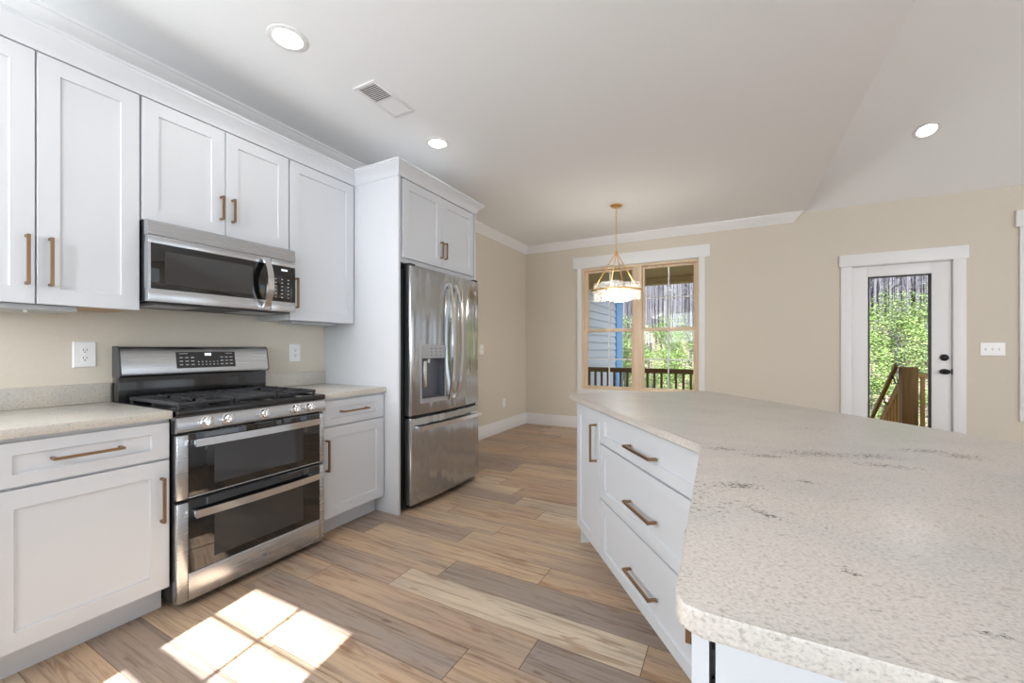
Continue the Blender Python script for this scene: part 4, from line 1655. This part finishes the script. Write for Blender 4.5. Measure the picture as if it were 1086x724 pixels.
def bare_tree_mesh(h, r, mat, nbr):
    b = MB()
    n = 9
    bx, by = random.uniform(-0.03, 0.03), random.uniform(-0.03, 0.03)
    axis = [Vector((bx * h * (t ** 1.5), by * h * t * t, h * t)) for t in [i / n for i in range(n + 1)]]
    b.tube(axis, r, 8, [r * (1.15 - 0.85 * i / n) for i in range(n + 1)])
    for k in range(nbr):
        t = random.uniform(0.22, 0.95)
        i = int(t * n)
        p = axis[i].lerp(axis[min(i + 1, n)], t * n - i)
        a = random.uniform(0, 6.28)
        L = random.uniform(0.03, 0.065) * h * (1.15 - t)
        up = random.uniform(0.4, 1.3)
        d1 = Vector((math.cos(a), math.sin(a), up)).normalized()
        q1 = p + d1 * L * 0.5
        q2 = p + d1 * L + Vector((0, 0, 0.15 * L))
        rr = r * 0.32 * (1.1 - t)
        b.tube([p, q1, q2], rr, 5, [rr, rr * 0.7, rr * 0.25])
        for s in range(3):
            f0 = random.uniform(0.35, 0.9)
            m0 = p.lerp(q2, f0)
            a2 = a + random.uniform(-1.2, 1.2)
            e0 = m0 + Vector((math.cos(a2), math.sin(a2), random.uniform(0.2, 1.2))) * L * 0.4
            b.tube([m0, e0], rr * 0.3, 4, [rr * 0.35, rr * 0.12])
    bmesh.ops.recalc_face_normals(b.bm, faces=b.bm.faces[:])
    me = bpy.data.meshes.new('bare_tree')
    b.bm.to_mesh(me)
    b.bm.free()
    me.materials.append(M[mat])
    for p in me.polygons:
        p.use_smooth = True
    return me


greys = [bare_tree_mesh(15, 0.075, 'bark', 46) for _ in range(3)]
pales = [bare_tree_mesh(15, 0.13, 'birch', 18) for _ in range(2)]


def put_tree(x, y, pale, sc=1.0):
    o = bpy.data.objects.new('bare_tree', random.choice(pales if pale else greys))
    COL.objects.link(o)
    o.location = (x, y, ground_z(x, y) - 0.05)
    o.rotation_euler = (0, 0, random.uniform(0, 6.28))
    s = sc * random.uniform(0.8, 1.15)
    o.scale = (s, s, random.uniform(0.9, 1.15))
    if pale:
        tag(o, 'pale straight bare tree trunk in the woods outside', 'tree', 'pale bare trees in the woods')
    else:
        tag(o, 'thin grey leafless tree in the woods outside', 'tree', 'grey bare trees in the woods')
    return o


# sight wedges: window x/y from -0.30 to -0.06, door x/y from 0.20 to 0.34
sapl = [(-0.225, 13.0, 0.60), (-0.108, 13.0, 0.62), (-0.158, 14.6, 0.62), (-0.048, 14.6, 0.64), (-0.236, 16.6, 0.70), (-0.118, 16.5, 0.72), (-0.172, 18.9, 0.80), (-0.062, 18.7, 0.80),
        (-0.222, 21.4, 0.86), (-0.122, 21.2, 0.88),
        (0.222, 13.6, 0.66), (0.325, 13.8, 0.70), (0.272, 15.9, 0.80), (0.212, 18.3, 0.86), (0.326, 18.2, 0.90), (0.270, 20.6, 0.95), (0.212, 23.4, 1.0), (0.325, 23.2, 1.0), (0.275, 26.2, 1.0)]
spots = [(sl * y, y, 1.2 * sc + 0.8) for sl, y, sc in sapl]


def free(x, y, d):
    if all((x - a) ** 2 + (y - c) ** 2 > max(d, e) ** 2 for a, c, e in spots):
        spots.append((x, y, d))
        return True
    return False


for sl, y in ((-0.158, 17.5), (-0.088, 15.5), (-0.195, 24), (-0.118, 27), (-0.135, 33), (0.262, 19), (0.24, 26), (0.30, 23), (0.315, 30), (-0.205, 30)):
    if free(sl * y, y, 1.6):
        put_tree(sl * y, y, True, 0.85)
for lo_, hi_, m_ in ((-0.275, -0.05, 150), (0.195, 0.35, 110), (-0.05, 0.195, 12), (0.35, 0.50, 10)):
    c_ = 0
    for k in range(6000):
        y = random.uniform(16, 50)
        x = random.uniform(lo_, hi_) * y
        if c_ < m_ and free(x, y, 1.2):
            put_tree(x, y, False, 0.85)
            c_ += 1


def leafy_mesh(h, w, nleaf, seed, leaf=0.09):
    rnd = random.Random(seed)
    b = bmesh.new()
    clusters = []
    for _ in range(70):
        a, q = rnd.uniform(0, 6.28), math.sqrt(rnd.random()) * 0.62 * w
        clusters.append((q * math.cos(a), q * math.sin(a), h * (0.10 + 0.88 * rnd.random() ** 0.85)))
    for k in range(nleaf):
        c = rnd.choice(clusters)
        p = Vector((c[0] + max(-0.3, min(0.3, rnd.gauss(0, 0.12))) * w, c[1] + max(-0.3, min(0.3, rnd.gauss(0, 0.12))) * w, c[2] + rnd.gauss(0, 0.05 * h)))
        a = rnd.uniform(0, 6.28)
        d = Vector((math.cos(a), math.sin(a), rnd.uniform(-0.5, 0.3))).normalized()
        nrm = (Vector((0, 0, 1)) + Vector((rnd.gauss(0, 0.5), rnd.gauss(0, 0.5), 0))).normalized()
        s = d.cross(nrm).normalized()
        L = leaf * rnd.uniform(0.7, 1.4)
        q = [p, p + d * L * 0.5 + s * L * 0.26, p + d * L, p + d * L * 0.5 - s * L * 0.26]
        b.faces.new([b.verts.new(v) for v in q])
    me = bpy.data.meshes.new('foliage')
    b.to_mesh(me)
    b.free()
    return me


def shrub_stem(h, w, seed):
    rnd = random.Random(seed + 50)
    b = MB()
    for k in range(5):
        a = rnd.uniform(0, 6.28)
        t = rnd.uniform(0.1, 0.35) * w
        b.tube([(0, 0, 0), (t * 0.5 * math.cos(a), t * 0.5 * math.sin(a), h * 0.45), (t * math.cos(a), t * math.sin(a), h * 0.92)], 0.02, 6, [0.028, 0.018, 0.006])
    return b


fol = []
for i in range(4):
    me = leafy_mesh(3.6, 1.3, 5200, 100 + i, 0.085)
    me.materials.append(M['leaf'] if i != 3 else M['leaf2'])
    fol.append(me)
for i, (sl, y, sc) in enumerate(sapl):
    x = sl * y
    t = thing('leafy_shrub', 'green leafy sapling at the edge of the woods, seen through the ' + ('double window' if sl < 0 else 'glass door'), 'shrub',
              (x, y, ground_z(x, y) - 0.03), random.uniform(0, 6.28), 'saplings outside the ' + ('double window' if sl < 0 else 'glass door'))
    t.scale = (sc, sc, sc)
    o = bpy.data.objects.new('foliage', fol[i % 4])
    COL.objects.link(o)
    o.parent = t
    shrub_stem(3.4, 1.5, i).build('stem', 'bark', t)
# dry brush covering the forest floor (nobody could count it)
b = MB()
rnd = random.Random(77)
for k in range(1500):
    y = rnd.uniform(10.4, 11.2)
    sl = rnd.choice((rnd.uniform(-0.17, -0.05), rnd.uniform(0.27, 0.36)))
    x = sl * y
    z = ground_z(x, y)
    L = rnd.uniform(0.25, 0.9)
    a = rnd.uniform(0, 6.28)
    u_ = rnd.uniform(0.2, 1.4)
    d = Vector((math.cos(a), math.sin(a), u_)).normalized() * L
    b.tube([(x, y, z - 0.02), Vector((x, y, z)) + d * 0.6, Vector((x, y, z)) + d + Vector((0, 0, -0.05))], 0.008, 4, [0.012, 0.008, 0.003])
tag(b.build('dry_brush', 'brush'), 'tangle of dry grey brush on the forest floor', 'brush', kind='stuff')

# the far side of the woods: trunks and twigs too many to count
b = MB()
rnd = random.Random(41)
for k in range(1500):
    y = rnd.uniform(52, 57)
    sl = rnd.uniform(-0.40, 0.50)
    x = sl * y
    z = ground_z(x, y)
    h = rnd.uniform(7, 12)
    r = rnd.uniform(0.05, 0.13)
    dx = rnd.gauss(0, 0.35)
    b.tube([(x, y, z - 0.1), (x + dx * 0.5, y, z + h * 0.5), (x + dx, y, z + h)], r, 5, [r, r * 0.75, r * 0.3])
    for q in range(5):
        zz = z + h * rnd.uniform(0.2, 0.95)
        a = rnd.uniform(0, 6.28)
        L = rnd.uniform(0.6, 1.6)
        b.tube([(x + dx * 0.5, y, zz), (x + dx * 0.5 + L * math.cos(a), y + 0.4 * L * math.sin(a), zz + L * rnd.uniform(0.3, 1.0))], 0.03, 4, [0.04, 0.012])
tag(b.build('distant_woods', 'bark'), 'hazy grey mass of far trunks and twigs at the back of the woods', 'woods', kind='stuff')
